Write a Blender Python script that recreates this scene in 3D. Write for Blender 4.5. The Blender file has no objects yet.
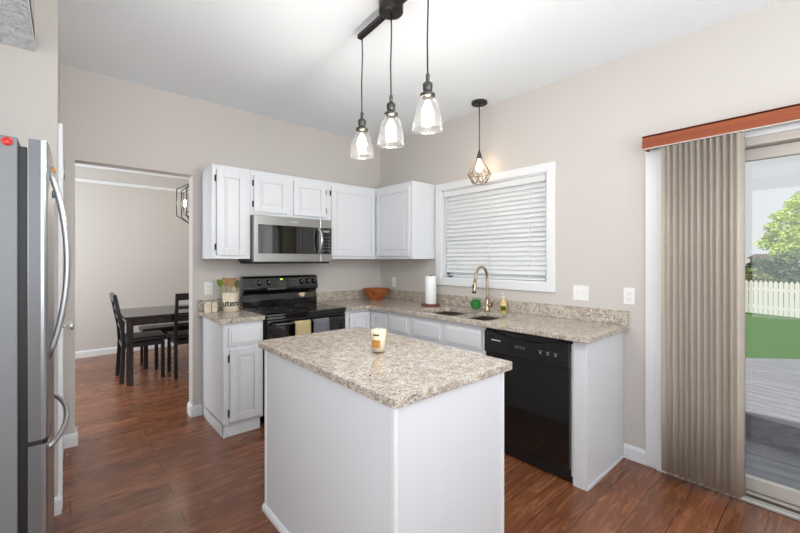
import bpy, bmesh, math, random
from mathutils import Vector, Matrix
R = math.radians
sc = bpy.context.scene
COL = sc.collection
random.seed(7)

# ------------------------------------------------------------------ camera
F_PX, CX, CY = 380.13, 401.545, 259.706
HEAD = 0.848144
cd = bpy.data.cameras.new('camera')
cd.sensor_fit = 'HORIZONTAL'; cd.sensor_width = 36.0
cd.lens = F_PX * 36.0 / 800.0
cd.shift_x = -(CX - 400.0) / 800.0
cd.shift_y = -(266.5 - CY) / 800.0
cd.clip_start = 0.05; cd.clip_end = 300
cam = bpy.data.objects.new('camera', cd); COL.objects.link(cam)
cam.location = (-2.9083, -3.6902, 1.3689)
cam.rotation_euler = (R(90), 0, HEAD - R(90))
sc.camera = cam

# ------------------------------------------------------------------ view
sc.view_settings.view_transform = 'Standard'
sc.view_settings.look = 'None'
sc.view_settings.gamma = 1.0
sc.view_settings.use_curve_mapping = False
sc.view_settings.exposure = 0.38

# ------------------------------------------------------------------ world, sun, large lights
w = bpy.data.worlds.new('sky'); sc.world = w; w.use_nodes = True
bgn = w.node_tree.nodes['Background']
bgn.inputs[0].default_value = (0.69, 0.70, 0.715, 1); bgn.inputs[1].default_value = 0.80

def light(name, typ, loc, rot, energy, color=(1, 1, 1), **kw):
    l = bpy.data.lights.new(name, typ); l.energy = energy; l.color = color
    for k, v in kw.items(): setattr(l, k, v)
    o = bpy.data.objects.new(name, l); COL.objects.link(o)
    o.location = loc; o.rotation_euler = [R(a) for a in rot]
    return o
light('sun', 'SUN', (0, 0, 10), (0, -20, 8), 2.9, (1, .96, .88), angle=R(.6))
# area lights
light('fill_rear', 'AREA', (-1.2, -6.3, 1.5), (90, 0, 0), 22, (.91, .965, 1), shape='RECTANGLE', size=3.4, size_y=1.9)  # added fill behind the camera, in front of a closed wall
light('daylight_slider', 'AREA', (-0.02, -4.55, 1.1), (90, 0, 90), 8, (.93, .97, 1), shape='RECTANGLE', size=1.0, size_y=1.9)
light('fill_left', 'AREA', (-3.88, -3.25, 1.45), (90, 0, -90), 21, (.91, .965, 1), shape='RECTANGLE', size=2.0, size_y=1.7)  # added fill out of view on the left, no window there
light('bounce_fill', 'AREA', (-2.3, -4.95, 1.85), (138, 0, 0), 60, (.91, .965, 1), shape='RECTANGLE', size=2.8, size_y=2.2)  # added unseen fill tilted up at the ceiling to brighten the far side
light('dining_fill', 'AREA', (-4.4, 1.7, 1.6), (90, 0, -90), 62, (.91, .965, 1), shape='RECTANGLE', size=2.2, size_y=1.6)  # added unseen fill for the dining room, no window modelled

# ------------------------------------------------------------------ materials
def lin(c):
    c = c / 255.0
    return c / 12.92 if c <= .04045 else ((c + .055) / 1.055) ** 2.4
def rgb(r, g, b): return (lin(r), lin(g), lin(b), 1)

def mat(name, col, rough=.5, metal=0, coat=0, bump=0, bscale=60, var=0, vscale=6, spec=None, trans=0):
    m = bpy.data.materials.new(name); m.use_nodes = True
    nt = m.node_tree; b = nt.nodes['Principled BSDF']
    b.inputs['Base Color'].default_value = col
    b.inputs['Roughness'].default_value = rough
    b.inputs['Metallic'].default_value = metal
    b.inputs['Coat Weight'].default_value = coat
    if spec is not None: b.inputs['Specular IOR Level'].default_value = spec
    tc = nt.nodes.new('ShaderNodeTexCoord')
    if var:
        n = nt.nodes.new('ShaderNodeTexNoise'); n.inputs['Scale'].default_value = vscale; n.inputs['Detail'].default_value = 4
        nt.links.new(tc.outputs['Object'], n.inputs['Vector'])
        mx = nt.nodes.new('ShaderNodeMix'); mx.data_type = 'RGBA'
        mx.inputs[6].default_value = [c * (1 - var) for c in col[:3]] + [1]
        mx.inputs[7].default_value = [min(1, c * (1 + var)) for c in col[:3]] + [1]
        nt.links.new(n.outputs['Fac'], mx.inputs[0]); nt.links.new(mx.outputs[2], b.inputs['Base Color'])
    if bump:
        n = nt.nodes.new('ShaderNodeTexNoise'); n.inputs['Scale'].default_value = bscale; n.inputs['Detail'].default_value = 3
        nt.links.new(tc.outputs['Object'], n.inputs['Vector'])
        bp = nt.nodes.new('ShaderNodeBump'); bp.inputs['Strength'].default_value = bump; bp.inputs['Distance'].default_value = .01
        nt.links.new(n.outputs['Fac'], bp.inputs['Height']); nt.links.new(bp.outputs[0], b.inputs['Normal'])
    return m

def emis(name, col, strength):
    m = bpy.data.materials.new(name); m.use_nodes = True
    b = m.node_tree.nodes['Principled BSDF']
    b.inputs['Base Color'].default_value = col
    b.inputs['Emission Color'].default_value = col; b.inputs['Emission Strength'].default_value = strength
    return m

def glass_thin(name, tint=(1, 1, 1, 1), refl=1.0, haze=0.0, ior=1.45):
    m = bpy.data.materials.new(name); m.use_nodes = True; nt = m.node_tree; nt.nodes.clear()
    out = nt.nodes.new('ShaderNodeOutputMaterial'); t = nt.nodes.new('ShaderNodeBsdfTransparent'); t.inputs[0].default_value = tint
    g = nt.nodes.new('ShaderNodeBsdfGlossy'); g.inputs['Roughness'].default_value = .02
    lw = nt.nodes.new('ShaderNodeLayerWeight'); lw.inputs[0].default_value = .5
    pw = nt.nodes.new('ShaderNodeMath'); pw.operation = 'POWER'; pw.inputs[1].default_value = 4.0
    fr = nt.nodes.new('ShaderNodeMath'); fr.operation = 'MULTIPLY_ADD'; fr.inputs[1].default_value = .7; fr.inputs[2].default_value = .04
    nt.links.new(lw.outputs['Facing'], pw.inputs[0]); nt.links.new(pw.outputs[0], fr.inputs[0])
    ml = nt.nodes.new('ShaderNodeMath'); ml.operation = 'MULTIPLY'; ml.inputs[1].default_value = refl
    mx = nt.nodes.new('ShaderNodeMixShader')
    nt.links.new(fr.outputs[0], ml.inputs[0]); nt.links.new(ml.outputs[0], mx.inputs[0])
    nt.links.new(t.outputs[0], mx.inputs[1]); nt.links.new(g.outputs[0], mx.inputs[2])
    last = mx
    if haze:
        d = nt.nodes.new('ShaderNodeBsdfTranslucent'); d.inputs[0].default_value = (1, 1, 1, 1)
        d2 = nt.nodes.new('ShaderNodeBsdfDiffuse'); d2.inputs[0].default_value = (1, 1, 1, 1)
        m0 = nt.nodes.new('ShaderNodeMixShader'); nt.links.new(d.outputs[0], m0.inputs[1]); nt.links.new(d2.outputs[0], m0.inputs[2])
        tc = nt.nodes.new('ShaderNodeTexCoord'); n = nt.nodes.new('ShaderNodeTexNoise'); n.inputs['Scale'].default_value = 45
        nt.links.new(tc.outputs['Object'], n.inputs['Vector'])
        mm = nt.nodes.new('ShaderNodeMath'); mm.operation = 'MULTIPLY'; mm.inputs[1].default_value = haze
        nt.links.new(n.outputs['Fac'], mm.inputs[0])
        m2 = nt.nodes.new('ShaderNodeMixShader'); nt.links.new(mm.outputs[0], m2.inputs[0])
        nt.links.new(mx.outputs[0], m2.inputs[1]); nt.links.new(m0.outputs[0], m2.inputs[2]); last = m2
    nt.links.new(last.outputs[0], out.inputs[0])
    return m

def slat_mat():
    m = mat('white_slat', rgb(240, 241, 242), .5); nt = m.node_tree; b = nt.nodes['Principled BSDF']; out = nt.nodes['Material Output']
    t = nt.nodes.new('ShaderNodeBsdfTranslucent'); t.inputs[0].default_value = (.9, .92, .94, 1)
    mx = nt.nodes.new('ShaderNodeMixShader'); mx.inputs[0].default_value = .15
    nt.links.new(b.outputs[0], mx.inputs[1]); nt.links.new(t.outputs[0], mx.inputs[2]); nt.links.new(mx.outputs[0], out.inputs[0])
    return m

def ramp(nt, stops, interp='LINEAR'):
    r = nt.nodes.new('ShaderNodeValToRGB'); r.color_ramp.interpolation = interp
    e = r.color_ramp.elements
    while len(e) < len(stops): e.new(.5)
    for i, (p, c) in enumerate(stops): e[i].position = p; e[i].color = c
    return r

def granite():
    m = bpy.data.materials.new('granite'); m.use_nodes = True; nt = m.node_tree; L = nt.links.new
    b = nt.nodes['Principled BSDF']; b.inputs['Roughness'].default_value = .13
    tc = nt.nodes.new('ShaderNodeTexCoord')
    def noise(s, d=4, dist=0, rough=.6):
        n = nt.nodes.new('ShaderNodeTexNoise'); n.inputs['Scale'].default_value = s; n.inputs['Detail'].default_value = d
        n.inputs['Distortion'].default_value = dist; n.inputs['Roughness'].default_value = rough
        L(tc.outputs['Object'], n.inputs['Vector']); return n
    n1 = noise(26, 6, .4, .7)
    base = ramp(nt, [(.32, rgb(150, 140, 130)), (.43, rgb(182, 170, 156)), (.52, rgb(204, 192, 178)), (.62, rgb(220, 211, 200)), (.74, rgb(178, 158, 136))])
    L(n1.outputs['Fac'], base.inputs[0])
    def over(prev, nz, lo, hi, col):
        r = ramp(nt, [(lo, (0, 0, 0, 1)), (hi, (1, 1, 1, 1))]); L(nz.outputs['Fac'], r.inputs[0])
        mx = nt.nodes.new('ShaderNodeMix'); mx.data_type = 'RGBA'; mx.inputs[7].default_value = col
        L(r.outputs[0], mx.inputs[0]); L(prev, mx.inputs[6]); return mx.outputs[2]
    c = over(base.outputs[0], noise(85, 3, .3), .56, .62, rgb(160, 142, 124))
    c = over(c, noise(150, 2, .1), .57, .62, rgb(124, 118, 114))
    c = over(c, noise(52, 5, .9, .75), .59, .615, rgb(78, 66, 60))
    c = over(c, noise(190, 2, 0), .60, .64, rgb(66, 62, 62))
    c = over(c, noise(110, 3, .4), .63, .70, rgb(242, 239, 233))
    L(c, b.inputs['Base Color'])
    return m

def floor_mat():
    m = bpy.data.materials.new('wood_floor'); m.use_nodes = True; nt = m.node_tree; L = nt.links.new
    b = nt.nodes['Principled BSDF']; b.inputs['Roughness'].default_value = .24
    tc = nt.nodes.new('ShaderNodeTexCoord')
    br = nt.nodes.new('ShaderNodeTexBrick'); br.inputs['Scale'].default_value = 1; br.offset = .37; br.offset_frequency = 2
    br.inputs['Brick Width'].default_value = 1.22; br.inputs['Row Height'].default_value = .165
    br.inputs['Mortar Size'].default_value = .0019; br.inputs['Mortar Smooth'].default_value = .3
    br.inputs['Color1'].default_value = (0, 0, 0, 1); br.inputs['Color2'].default_value = (1, 1, 1, 1); br.inputs['Mortar'].default_value = (.5, .5, .5, 1)
    L(tc.outputs['Object'], br.inputs['Vector'])
    mp = nt.nodes.new('ShaderNodeMapping'); mp.inputs['Scale'].default_value = (1.2, 11, 1); L(tc.outputs['Object'], mp.inputs['Vector'])
    # shift the grain per plank
    ad = nt.nodes.new('ShaderNodeVectorMath'); ad.operation = 'ADD'
    sp = nt.nodes.new('ShaderNodeVectorMath'); sp.operation = 'SCALE'; sp.inputs['Scale'].default_value = 9
    L(br.outputs['Color'], sp.inputs[0]); L(mp.outputs[0], ad.inputs[0]); L(sp.outputs[0], ad.inputs[1])
    n = nt.nodes.new('ShaderNodeTexNoise'); n.inputs['Scale'].default_value = 2.2; n.inputs['Detail'].default_value = 7; n.inputs['Roughness'].default_value = .62; n.inputs['Distortion'].default_value = 1.6
    L(ad.outputs[0], n.inputs['Vector'])
    r = ramp(nt, [(.25, rgb(84, 45, 29)), (.42, rgb(114, 68, 44)), (.58, rgb(136, 85, 57)), (.78, rgb(158, 107, 75))])
    L(n.outputs['Fac'], r.inputs[0])
    hs = nt.nodes.new('ShaderNodeHueSaturation'); L(r.outputs[0], hs.inputs['Color'])
    mr = nt.nodes.new('ShaderNodeMapRange'); mr.inputs[3].default_value = .78; mr.inputs[4].default_value = 1.16
    L(br.outputs['Color'], mr.inputs[0]); L(mr.outputs[0], hs.inputs['Value'])
    mx = nt.nodes.new('ShaderNodeMix'); mx.data_type = 'RGBA'; mx.inputs[7].default_value = rgb(46, 26, 20)
    L(br.outputs['Fac'], mx.inputs[0]); L(hs.outputs[0], mx.inputs[6]); L(mx.outputs[2], b.inputs['Base Color'])
    bp = nt.nodes.new('ShaderNodeBump'); bp.inputs['Strength'].default_value = .12; bp.inputs['Distance'].default_value = .01
    n2 = nt.nodes.new('ShaderNodeTexNoise'); n2.inputs['Scale'].default_value = 3; n2.inputs['Detail'].default_value = 6; n2.inputs['Distortion'].default_value = 2
    L(ad.outputs[0], n2.inputs['Vector']); 
    sb = nt.nodes.new('ShaderNodeMath'); sb.operation = 'SUBTRACT'; L(n2.outputs['Fac'], sb.inputs[0]); L(br.outputs['Fac'], sb.inputs[1])
    L(sb.outputs[0], bp.inputs['Height']); L(bp.outputs[0], b.inputs['Normal'])
    rr = nt.nodes.new('ShaderNodeMapRange'); rr.inputs[3].default_value = .17; rr.inputs[4].default_value = .36
    L(n.outputs['Fac'], rr.inputs[0]); L(rr.outputs[0], b.inputs['Roughness'])
    return m

def brushed(name, col, rough=.28, axis=2):
    m = mat(name, col, rough, 1); nt = m.node_tree; b = nt.nodes['Principled BSDF']
    tc = nt.nodes.new('ShaderNodeTexCoord'); mp = nt.nodes.new('ShaderNodeMapping')
    s = [300, 300, 300]; s[axis] = 3; mp.inputs['Scale'].default_value = s
    n = nt.nodes.new('ShaderNodeTexNoise'); n.inputs['Scale'].default_value = 1
    bp = nt.nodes.new('ShaderNodeBump'); bp.inputs['Strength'].default_value = .05; bp.inputs['Distance'].default_value = .002
    nt.links.new(tc.outputs['Object'], mp.inputs[0]); nt.links.new(mp.outputs[0], n.inputs[0])
    nt.links.new(n.outputs[0], bp.inputs['Height']); nt.links.new(bp.outputs[0], b.inputs['Normal'])
    return m

def wood(name, c1, c2, scale=(4, 4, 40), rough=.45):
    m = bpy.data.materials.new(name); m.use_nodes = True; nt = m.node_tree; b = nt.nodes['Principled BSDF']
    b.inputs['Roughness'].default_value = rough
    tc = nt.nodes.new('ShaderNodeTexCoord'); mp = nt.nodes.new('ShaderNodeMapping'); mp.inputs['Scale'].default_value = scale
    n = nt.nodes.new('ShaderNodeTexNoise'); n.inputs['Scale'].default_value = 1; n.inputs['Detail'].default_value = 5; n.inputs['Distortion'].default_value = 1
    r = ramp(nt, [(.35, c1), (.65, c2)])
    nt.links.new(tc.outputs['Object'], mp.inputs[0]); nt.links.new(mp.outputs[0], n.inputs[0]); nt.links.new(n.outputs['Fac'], r.inputs[0]); nt.links.new(r.outputs[0], b.inputs['Base Color'])
    return m

def ceiling_mat(name, strength, scale=24):
    m = bpy.data.materials.new(name); m.use_nodes = True; nt = m.node_tree; b = nt.nodes['Principled BSDF']
    b.inputs['Base Color'].default_value = rgb(238, 243, 247); b.inputs['Roughness'].default_value = .9
    tc = nt.nodes.new('ShaderNodeTexCoord'); n = nt.nodes.new('ShaderNodeTexNoise'); n.inputs['Scale'].default_value = scale; n.inputs['Detail'].default_value = 3; n.inputs['Distortion'].default_value = 1.5
    r = ramp(nt, [(.47, (0, 0, 0, 1)), (.56, (1, 1, 1, 1))])
    bp = nt.nodes.new('ShaderNodeBump'); bp.inputs['Strength'].default_value = strength; bp.inputs['Distance'].default_value = .01
    nt.links.new(tc.outputs['Object'], n.inputs[0]); nt.links.new(n.outputs['Fac'], r.inputs[0]); nt.links.new(r.outputs[0], bp.inputs['Height']); nt.links.new(bp.outputs[0], b.inputs['Normal'])
    return m

M = dict(
    wall=mat('wall_paint', rgb(202, 196, 191), .85, bump=.05, bscale=180),
    ceil=ceiling_mat('ceiling_paint', .06), lowceil=ceiling_mat('knockdown_texture', 1.0, 20),
    trim=mat('white_trim', rgb(228, 229, 231), .4),
    cab=mat('white_cabinet_paint', rgb(218, 220, 224), .38),
    granite=granite(), floor=floor_mat(),
    steel=brushed('brushed_steel', rgb(176, 178, 180), .3), sinksteel=mat('sink_steel', rgb(158, 148, 138), .3, .95), steel_h=brushed('brushed_steel_wide', rgb(160, 160, 158), .3, 0),
    door_side=mat('fridge_door_side', rgb(104, 105, 107), .4, .4), grey_side=mat('fridge_side_grey', rgb(120, 121, 123), .45, .3, bump=.1, bscale=400),
    knobm=mat('knob_metal', rgb(222, 220, 216), .25, .8), chrome=mat('chrome', rgb(215, 216, 218), .12, 1), satin=mat('satin_metal', rgb(176, 177, 179), .33, 1),
    black=mat('gloss_black', rgb(14, 14, 15), .08, coat=.5), blackm=mat('matte_black', rgb(22, 22, 22), .5),
    blackglass=mat('black_glass', rgb(12, 12, 13), .03, spec=.8), dw=mat('dishwasher_black', rgb(20, 20, 21), .12, coat=.4),
    bronze=mat('dark_bronze', rgb(46, 40, 36), .42, .6), nickel=mat('warm_nickel', rgb(176, 156, 132), .25, 1),
    pewter=mat('pewter', rgb(92, 90, 88), .35, .9), gold=mat('aged_brass', rgb(150, 128, 92), .35, .9),
    hinge=mat('hinge_metal', rgb(60, 58, 56), .4, .7),
    valance=wood('valance_wood', rgb(134, 62, 26), rgb(150, 72, 32), (6, 1, 30), .4),
    vane=mat('vane_fabric', rgb(240, 231, 220), .75, var=.05, vscale=30),
    vinyl=mat('door_frame_vinyl', rgb(192, 185, 177), .45), dirt=mat('track_dirt', rgb(78, 66, 56), .9, var=.5, vscale=30), alu=mat('track_metal', rgb(190, 188, 184), .35, .5),
    slat=slat_mat(),
    pane=glass_thin('window_glass', (.97, .98, .98, 1), 1.0), shade=glass_thin('clear_shade_glass', (1, 1, 1, 1), 1.2, .012),
    jar=glass_thin('candle_glass', (1, 1, 1, 1), 1.0, .02),
    bulb=emis('lit_bulb', (1, .92, .76, 1), 9), bulb2=emis('lit_filament_bulb', (1, .80, .5, 1), 9),
    bulb3=emis('lit_dining_bulb', (1, .88, .66, 1), 40),
    green_led=emis('clock_digits', (.5, .85, .1, 1), .9),
    plate=mat('white_plastic', rgb(234, 234, 232), .35), slot=mat('slot_grey', rgb(150, 148, 146), .5),
    dark_wood=wood('espresso_wood', rgb(40, 34, 32), rgb(62, 54, 50), (30, 30, 4), .16),
    black_wood=mat('black_chair_lacquer', rgb(26, 26, 28), .3), leather=mat('black_leather', rgb(20, 21, 24), .4, bump=.1, bscale=80),
    bowlwood=wood('bowl_wood', rgb(128, 66, 32), rgb(186, 112, 62), (40, 40, 6), .4),
    redwood=wood('holder_wood', rgb(96, 44, 26), rgb(130, 62, 38), (20, 20, 20), .4),
    paper=mat('paper', rgb(240, 240, 240), .9, bump=.15, bscale=150),
    cream=mat('cream_ceramic', rgb(214, 200, 180), .5), ink=mat('black_print', rgb(20, 18, 18), .6),
    spoon=wood('spoon_wood', rgb(186, 148, 98), rgb(210, 176, 126), (20, 20, 5), .6),
    lime=mat('lime_silicone', rgb(130, 180, 40), .5), olive=mat('olive_silicone', rgb(120, 130, 90), .5),
    yellow=mat('mustard_towel', rgb(244, 224, 170), .95, bump=.3, bscale=300), greyt=mat('grey_towel', rgb(146, 148, 156), .95, bump=.3, bscale=300),
    green=mat('green_sponge', rgb(20, 128, 50), .8, bump=.4, bscale=120), soap=mat('amber_soap', rgb(206, 180, 120), .25, coat=.4),
    soaplabel=mat('soap_label', rgb(190, 196, 90), .5), wax=mat('cream_wax', rgb(240, 226, 196), .5), orange=mat('orange_print', rgb(236, 178, 90), .5),
    brown=mat('brown_print', rgb(110, 70, 50), .6), red=mat('red_enamel', rgb(214, 30, 24), .3, coat=.4), darkred=mat('dark_red', rgb(120, 20, 18), .4),
    teal=mat('teal_glaze', rgb(70, 120, 130), .25), skyblue=mat('blue_glaze', rgb(150, 178, 205), .3), darkgreen=mat('green_glaze', rgb(60, 80, 50), .3),
    tag=mat('pale_blue_tag', rgb(160, 190, 205), .7), orange2=mat('orange_magnet', rgb(214, 140, 60), .5),
    deck=wood('deck_boards', rgb(122, 124, 132), rgb(148, 150, 158), (30, 2, 30), .75),
    grass=mat('lawn_grass', rgb(78, 112, 66), .95, var=.4, vscale=25, bump=.8, bscale=60),
    fence=mat('fence_white', rgb(250, 244, 238), .6), leaf=mat('maple_leaf', rgb(196, 214, 112), .7, var=.35, vscale=2.5),
    leaf2=mat('dark_leaf', rgb(70, 104, 60), .7, var=.35, vscale=3), leaf3=mat('olive_leaf', rgb(140, 146, 96), .7, var=.3, vscale=3),
    bark=wood('bark', rgb(78, 64, 52), rgb(108, 90, 74), (20, 20, 4), .9),
    siding=mat('house_siding', rgb(200, 196, 190), .8), shingle=mat('roof_shingle', rgb(132, 118, 106), .9, var=.2, vscale=10),
)

# ------------------------------------------------------------------ mesh helper (authored in world metres)
class MB:
    def __init__(s, M_=None): s.bm = bmesh.new(); s.M = M_
    def _fin(s, vs):
        if s.M is not None: bmesh.ops.transform(s.bm, matrix=s.M, verts=vs)
    def box(s, x0, x1, y0, y1, z0, z1, bev=0, seg=2, rot=None):
        x0, x1 = sorted((x0, x1)); y0, y1 = sorted((y0, y1)); z0, z1 = sorted((z0, z1))
        t = bmesh.new(); bmesh.ops.create_cube(t, size=1)
        bmesh.ops.scale(t, vec=(x1 - x0, y1 - y0, z1 - z0), verts=t.verts)
        if bev: bmesh.ops.bevel(t, geom=list(t.edges), offset=bev, segments=seg, affect='EDGES', profile=.5)
        if rot: bmesh.ops.rotate(t, cent=(0, 0, 0), matrix=rot, verts=t.verts)
        bmesh.ops.translate(t, vec=((x0 + x1) / 2, (y0 + y1) / 2, (z0 + z1) / 2), verts=t.verts)
        return s.add(t)
    def add(s, t):
        me = bpy.data.meshes.new('t'); t.to_mesh(me); t.free()
        n = len(s.bm.verts); s.bm.from_mesh(me); bpy.data.meshes.remove(me)
        s.bm.verts.ensure_lookup_table(); s._fin(s.bm.verts[n:]); return s
    def prism(s, pts, axis, a, b, bev=0):
        """polygon pts in the plane normal to axis ('x','y','z'), extruded from a to b"""
        t = bmesh.new()
        def P(p, q):
            if axis == 'z': return (p[0], p[1], q)
            if axis == 'y': return (p[0], q, p[1])
            return (q, p[0], p[1])
        lo = [t.verts.new(P(p, a)) for p in pts]; hi = [t.verts.new(P(p, b)) for p in pts]
        t.faces.new(lo); t.faces.new(hi); n = len(pts)
        for i in range(n): t.faces.new((lo[i], lo[(i + 1) % n], hi[(i + 1) % n], hi[i]))
        bmesh.ops.recalc_face_normals(t, faces=t.faces)
        if bev: bmesh.ops.bevel(t, geom=list(t.edges), offset=bev, segments=2, affect='EDGES', profile=.5)
        return s.add(t)
    def lathe(s, prof, c, seg=32, cap0=True, cap1=True, rot=None):
        t = bmesh.new(); rings = []
        for r, z in prof:
            rings.append([t.verts.new((r * math.cos(2 * math.pi * i / seg), r * math.sin(2 * math.pi * i / seg), z)) for i in range(seg)])
        for a, b in zip(rings, rings[1:]):
            for i in range(seg): t.faces.new((a[i], a[(i + 1) % seg], b[(i + 1) % seg], b[i]))
        if cap0: t.faces.new(rings[0])
        if cap1: t.faces.new(rings[-1])
        bmesh.ops.recalc_face_normals(t, faces=t.faces)
        for f in t.faces: f.smooth = True
        if rot: bmesh.ops.rotate(t, cent=(0, 0, 0), matrix=rot, verts=t.verts)
        bmesh.ops.translate(t, vec=c, verts=t.verts)
        return s.add(t)
    def cyl(s, c, r, h, seg=24, axis='z', r2=None):
        rot = {'z': None, 'x': Matrix.Rotation(R(90), 3, 'Y'), 'y': Matrix.Rotation(R(-90), 3, 'X')}[axis]
        return s.lathe([(r, 0), (r if r2 is None else r2, h)], c, seg, rot=rot)
    def tube(s, pts, r, seg=10, close=False):
        pts = [Vector(p) for p in pts]; n = len(pts)
        rs = r if isinstance(r, (list, tuple)) else [r] * n
        t = bmesh.new(); rings = []; prev = None
        for i, p in enumerate(pts):
            if close: d = pts[(i + 1) % n] - pts[i - 1]
            else: d = pts[min(i + 1, n - 1)] - pts[max(i - 1, 0)]
            d.normalize()
            if prev is None:
                up = Vector((0, 0, 1)) if abs(d.z) < .9 else Vector((1, 0, 0)); u = d.cross(up).normalized()
            else: u = (prev - d * prev.dot(d)).normalized()
            prev = u; v = d.cross(u)
            rings.append([t.verts.new(p + (u * math.cos(2 * math.pi * k / seg) + v * math.sin(2 * math.pi * k / seg)) * rs[i]) for k in range(seg)])
        m = n if close else n - 1
        for i in range(m):
            a, b = rings[i], rings[(i + 1) % n]
            for k in range(seg): t.faces.new((a[k], a[(k + 1) % seg], b[(k + 1) % seg], b[k]))
        if not close: t.faces.new(rings[0]); t.faces.new(rings[-1])
        bmesh.ops.recalc_face_normals(t, faces=t.faces)
        for f in t.faces: f.smooth = True
        return s.add(t)
    def ball(s, c, r, sub=2, scale=(1, 1, 1)):
        t = bmesh.new(); bmesh.ops.create_icosphere(t, subdivisions=sub, radius=r)
        bmesh.ops.scale(t, vec=scale, verts=t.verts)
        for f in t.faces: f.smooth = True
        bmesh.ops.translate(t, vec=c, verts=t.verts); return s.add(t)
    def grid(s, fn, nu, nv, thick=0, smooth=True):
        t = bmesh.new(); V = [[t.verts.new(fn(i / nu, j / nv)) for j in range(nv + 1)] for i in range(nu + 1)]
        for i in range(nu):
            for j in range(nv): t.faces.new((V[i][j], V[i + 1][j], V[i + 1][j + 1], V[i][j + 1]))
        if thick: bmesh.ops.solidify(t, geom=list(t.faces), thickness=thick)
        for f in t.faces: f.smooth = smooth
        return s.add(t)
    def text(s, body, size, depth=.001, off=0.0, mtx=None, fn=None):
        cu = bpy.data.curves.new('t', 'FONT'); cu.body = body; cu.size = size; cu.extrude = depth / 2; cu.offset = off; cu.align_x = 'LEFT'
        o = bpy.data.objects.new('t', cu); COL.objects.link(o)
        dg = bpy.context.evaluated_depsgraph_get(); me = bpy.data.meshes.new_from_object(o.evaluated_get(dg))
        bpy.data.objects.remove(o); bpy.data.curves.remove(cu)
        t = bmesh.new(); t.from_mesh(me); bpy.data.meshes.remove(me)
        if fn:
            bmesh.ops.subdivide_edges(t, edges=[e for e in t.edges if e.calc_length() > .008], cuts=3)
            for v in t.verts: v.co = fn(v.co)
        if mtx: bmesh.ops.transform(t, matrix=mtx, verts=t.verts)
        return s.add(t)

def props(o, label=None, cat=None, group=None, kind=None):
    if label: o['label'] = label
    if cat: o['category'] = cat
    if group: o['group'] = group
    if kind: o['kind'] = kind
    return o
def world_loc(p):
    v = Vector((0, 0, 0))
    while p: v += p.location; p = p.parent
    return v
def build(name, mb, m, parent=None, origin=None, label=None):
    me = bpy.data.meshes.new(name); bm = mb.bm
    if parent is not None: o0 = world_loc(parent)
    elif origin is not None: o0 = Vector(origin)
    else:
        xs = [v.co.x for v in bm.verts]; ys = [v.co.y for v in bm.verts]; zs = [v.co.z for v in bm.verts]
        o0 = Vector(((min(xs) + max(xs)) / 2, (min(ys) + max(ys)) / 2, min(zs)))
    bmesh.ops.translate(bm, vec=-o0, verts=bm.verts)
    bm.to_mesh(me); bm.free(); me.materials.append(m)
    o = bpy.data.objects.new(name, me); COL.objects.link(o)
    if parent is not None: o.parent = parent
    else: o.location = o0
    if label: o['label'] = label
    return o
def thing(name, label, cat, loc, group=None):
    o = bpy.data.objects.new(name, None); COL.objects.link(o); o.location = loc; o.empty_display_size = .1
    return props(o, label, cat, group)
def struct(name, mb, m, label=None, parent=None, origin=(0, 0, 0)):
    o = build(name, mb, m, parent, None if parent else origin)
    if not parent: o['kind'] = 'structure'
    if label: o['label'] = label
    return o
def dup(o, parent=None, loc=None, rotz=None):
    c = o.copy(); COL.objects.link(c)
    if parent is not None: c.parent = parent
    if loc is not None: c.location = loc
    if rotz is not None: c.rotation_euler = (0, 0, rotz)
    for ch in list(o.children): dup(ch, c)
    return c

# ================================================================== THE ROOM
ZC = 2.78; WT = .13
XL = -2.944; YS = -.93; XLOW = -3.032; ZLOW = 2.455
OX0, OX1, OZ = -2.86, -2.083, 2.106          # dining opening
DY1 = 3.25                                   # far wall of the dining room
struct('floor', MB().box(-5.2, .02, -6.8, 3.4, -.1, 0), M['floor'], 'reddish brown hand-scraped wood plank floor')
struct('ceiling', MB().box(XLOW, .45, -6.8, 3.4, ZC, ZC + .25).box(-5.2, XLOW, YS - .02, 3.4, ZC, ZC + .25), M['ceil'], 'flat white ceiling')
# wall with the stove and the opening
struct('wall_back', MB().box(XL - .1, OX0, 0, WT, 0, ZC).box(OX0, OX1, 0, WT, OZ, ZC).box(OX1, .13, 0, WT, 0, ZC), M['wall'], 'beige wall behind the stove with opening to the dining room')
# sink wall with window and slider holes
WY0, WY1, WZ0, WZ1 = -1.022, -2.172, 1.18, 2.078
SY0, SY1, SZ1 = -2.985, -4.82, 2.06
struct('wall_right', MB().box(0, WT, 0, WY0, 0, ZC).box(0, WT, WY0, WY1, 0, WZ0).box(0, WT, WY0, WY1, WZ1, ZC)
       .box(0, WT, WY1, SY0, 0, ZC).box(0, WT, SY0, SY1, SZ1, ZC).box(0, WT, SY1, -6.8, 0, ZC), M['wall'], 'beige wall with the window and sliding door')
struct('wall_left', MB().box(XL - .12, XL, YS, 0, 0, ZC).box(-3.95, XL - .12, YS, YS + .12, 0, ZC), M['wall'], 'beige wall beside the refrigerator')
struct('wall_alcove', MB().box(-4.1, -3.95, -6.8, YS, 0, ZC), M['wall'])
struct('ceiling_low', MB().box(-4.1, XLOW, -6.8, YS, ZLOW, ZLOW + .1), M['lowceil'], 'lowered textured ceiling over the refrigerator')
struct('wall_header', MB().box(XLOW - .1, XLOW, -6.8, YS, ZLOW + .001, ZC), M['wall'])
struct('trim_5', MB().box(XLOW, XLOW + .004, -6.8, YS - .004, ZLOW - .001, ZLOW + .022), M['trim'])
struct('wall_rear', MB().box(-4.1, .13, -6.8, -6.65, 0, ZC), M['wall'])
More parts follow.
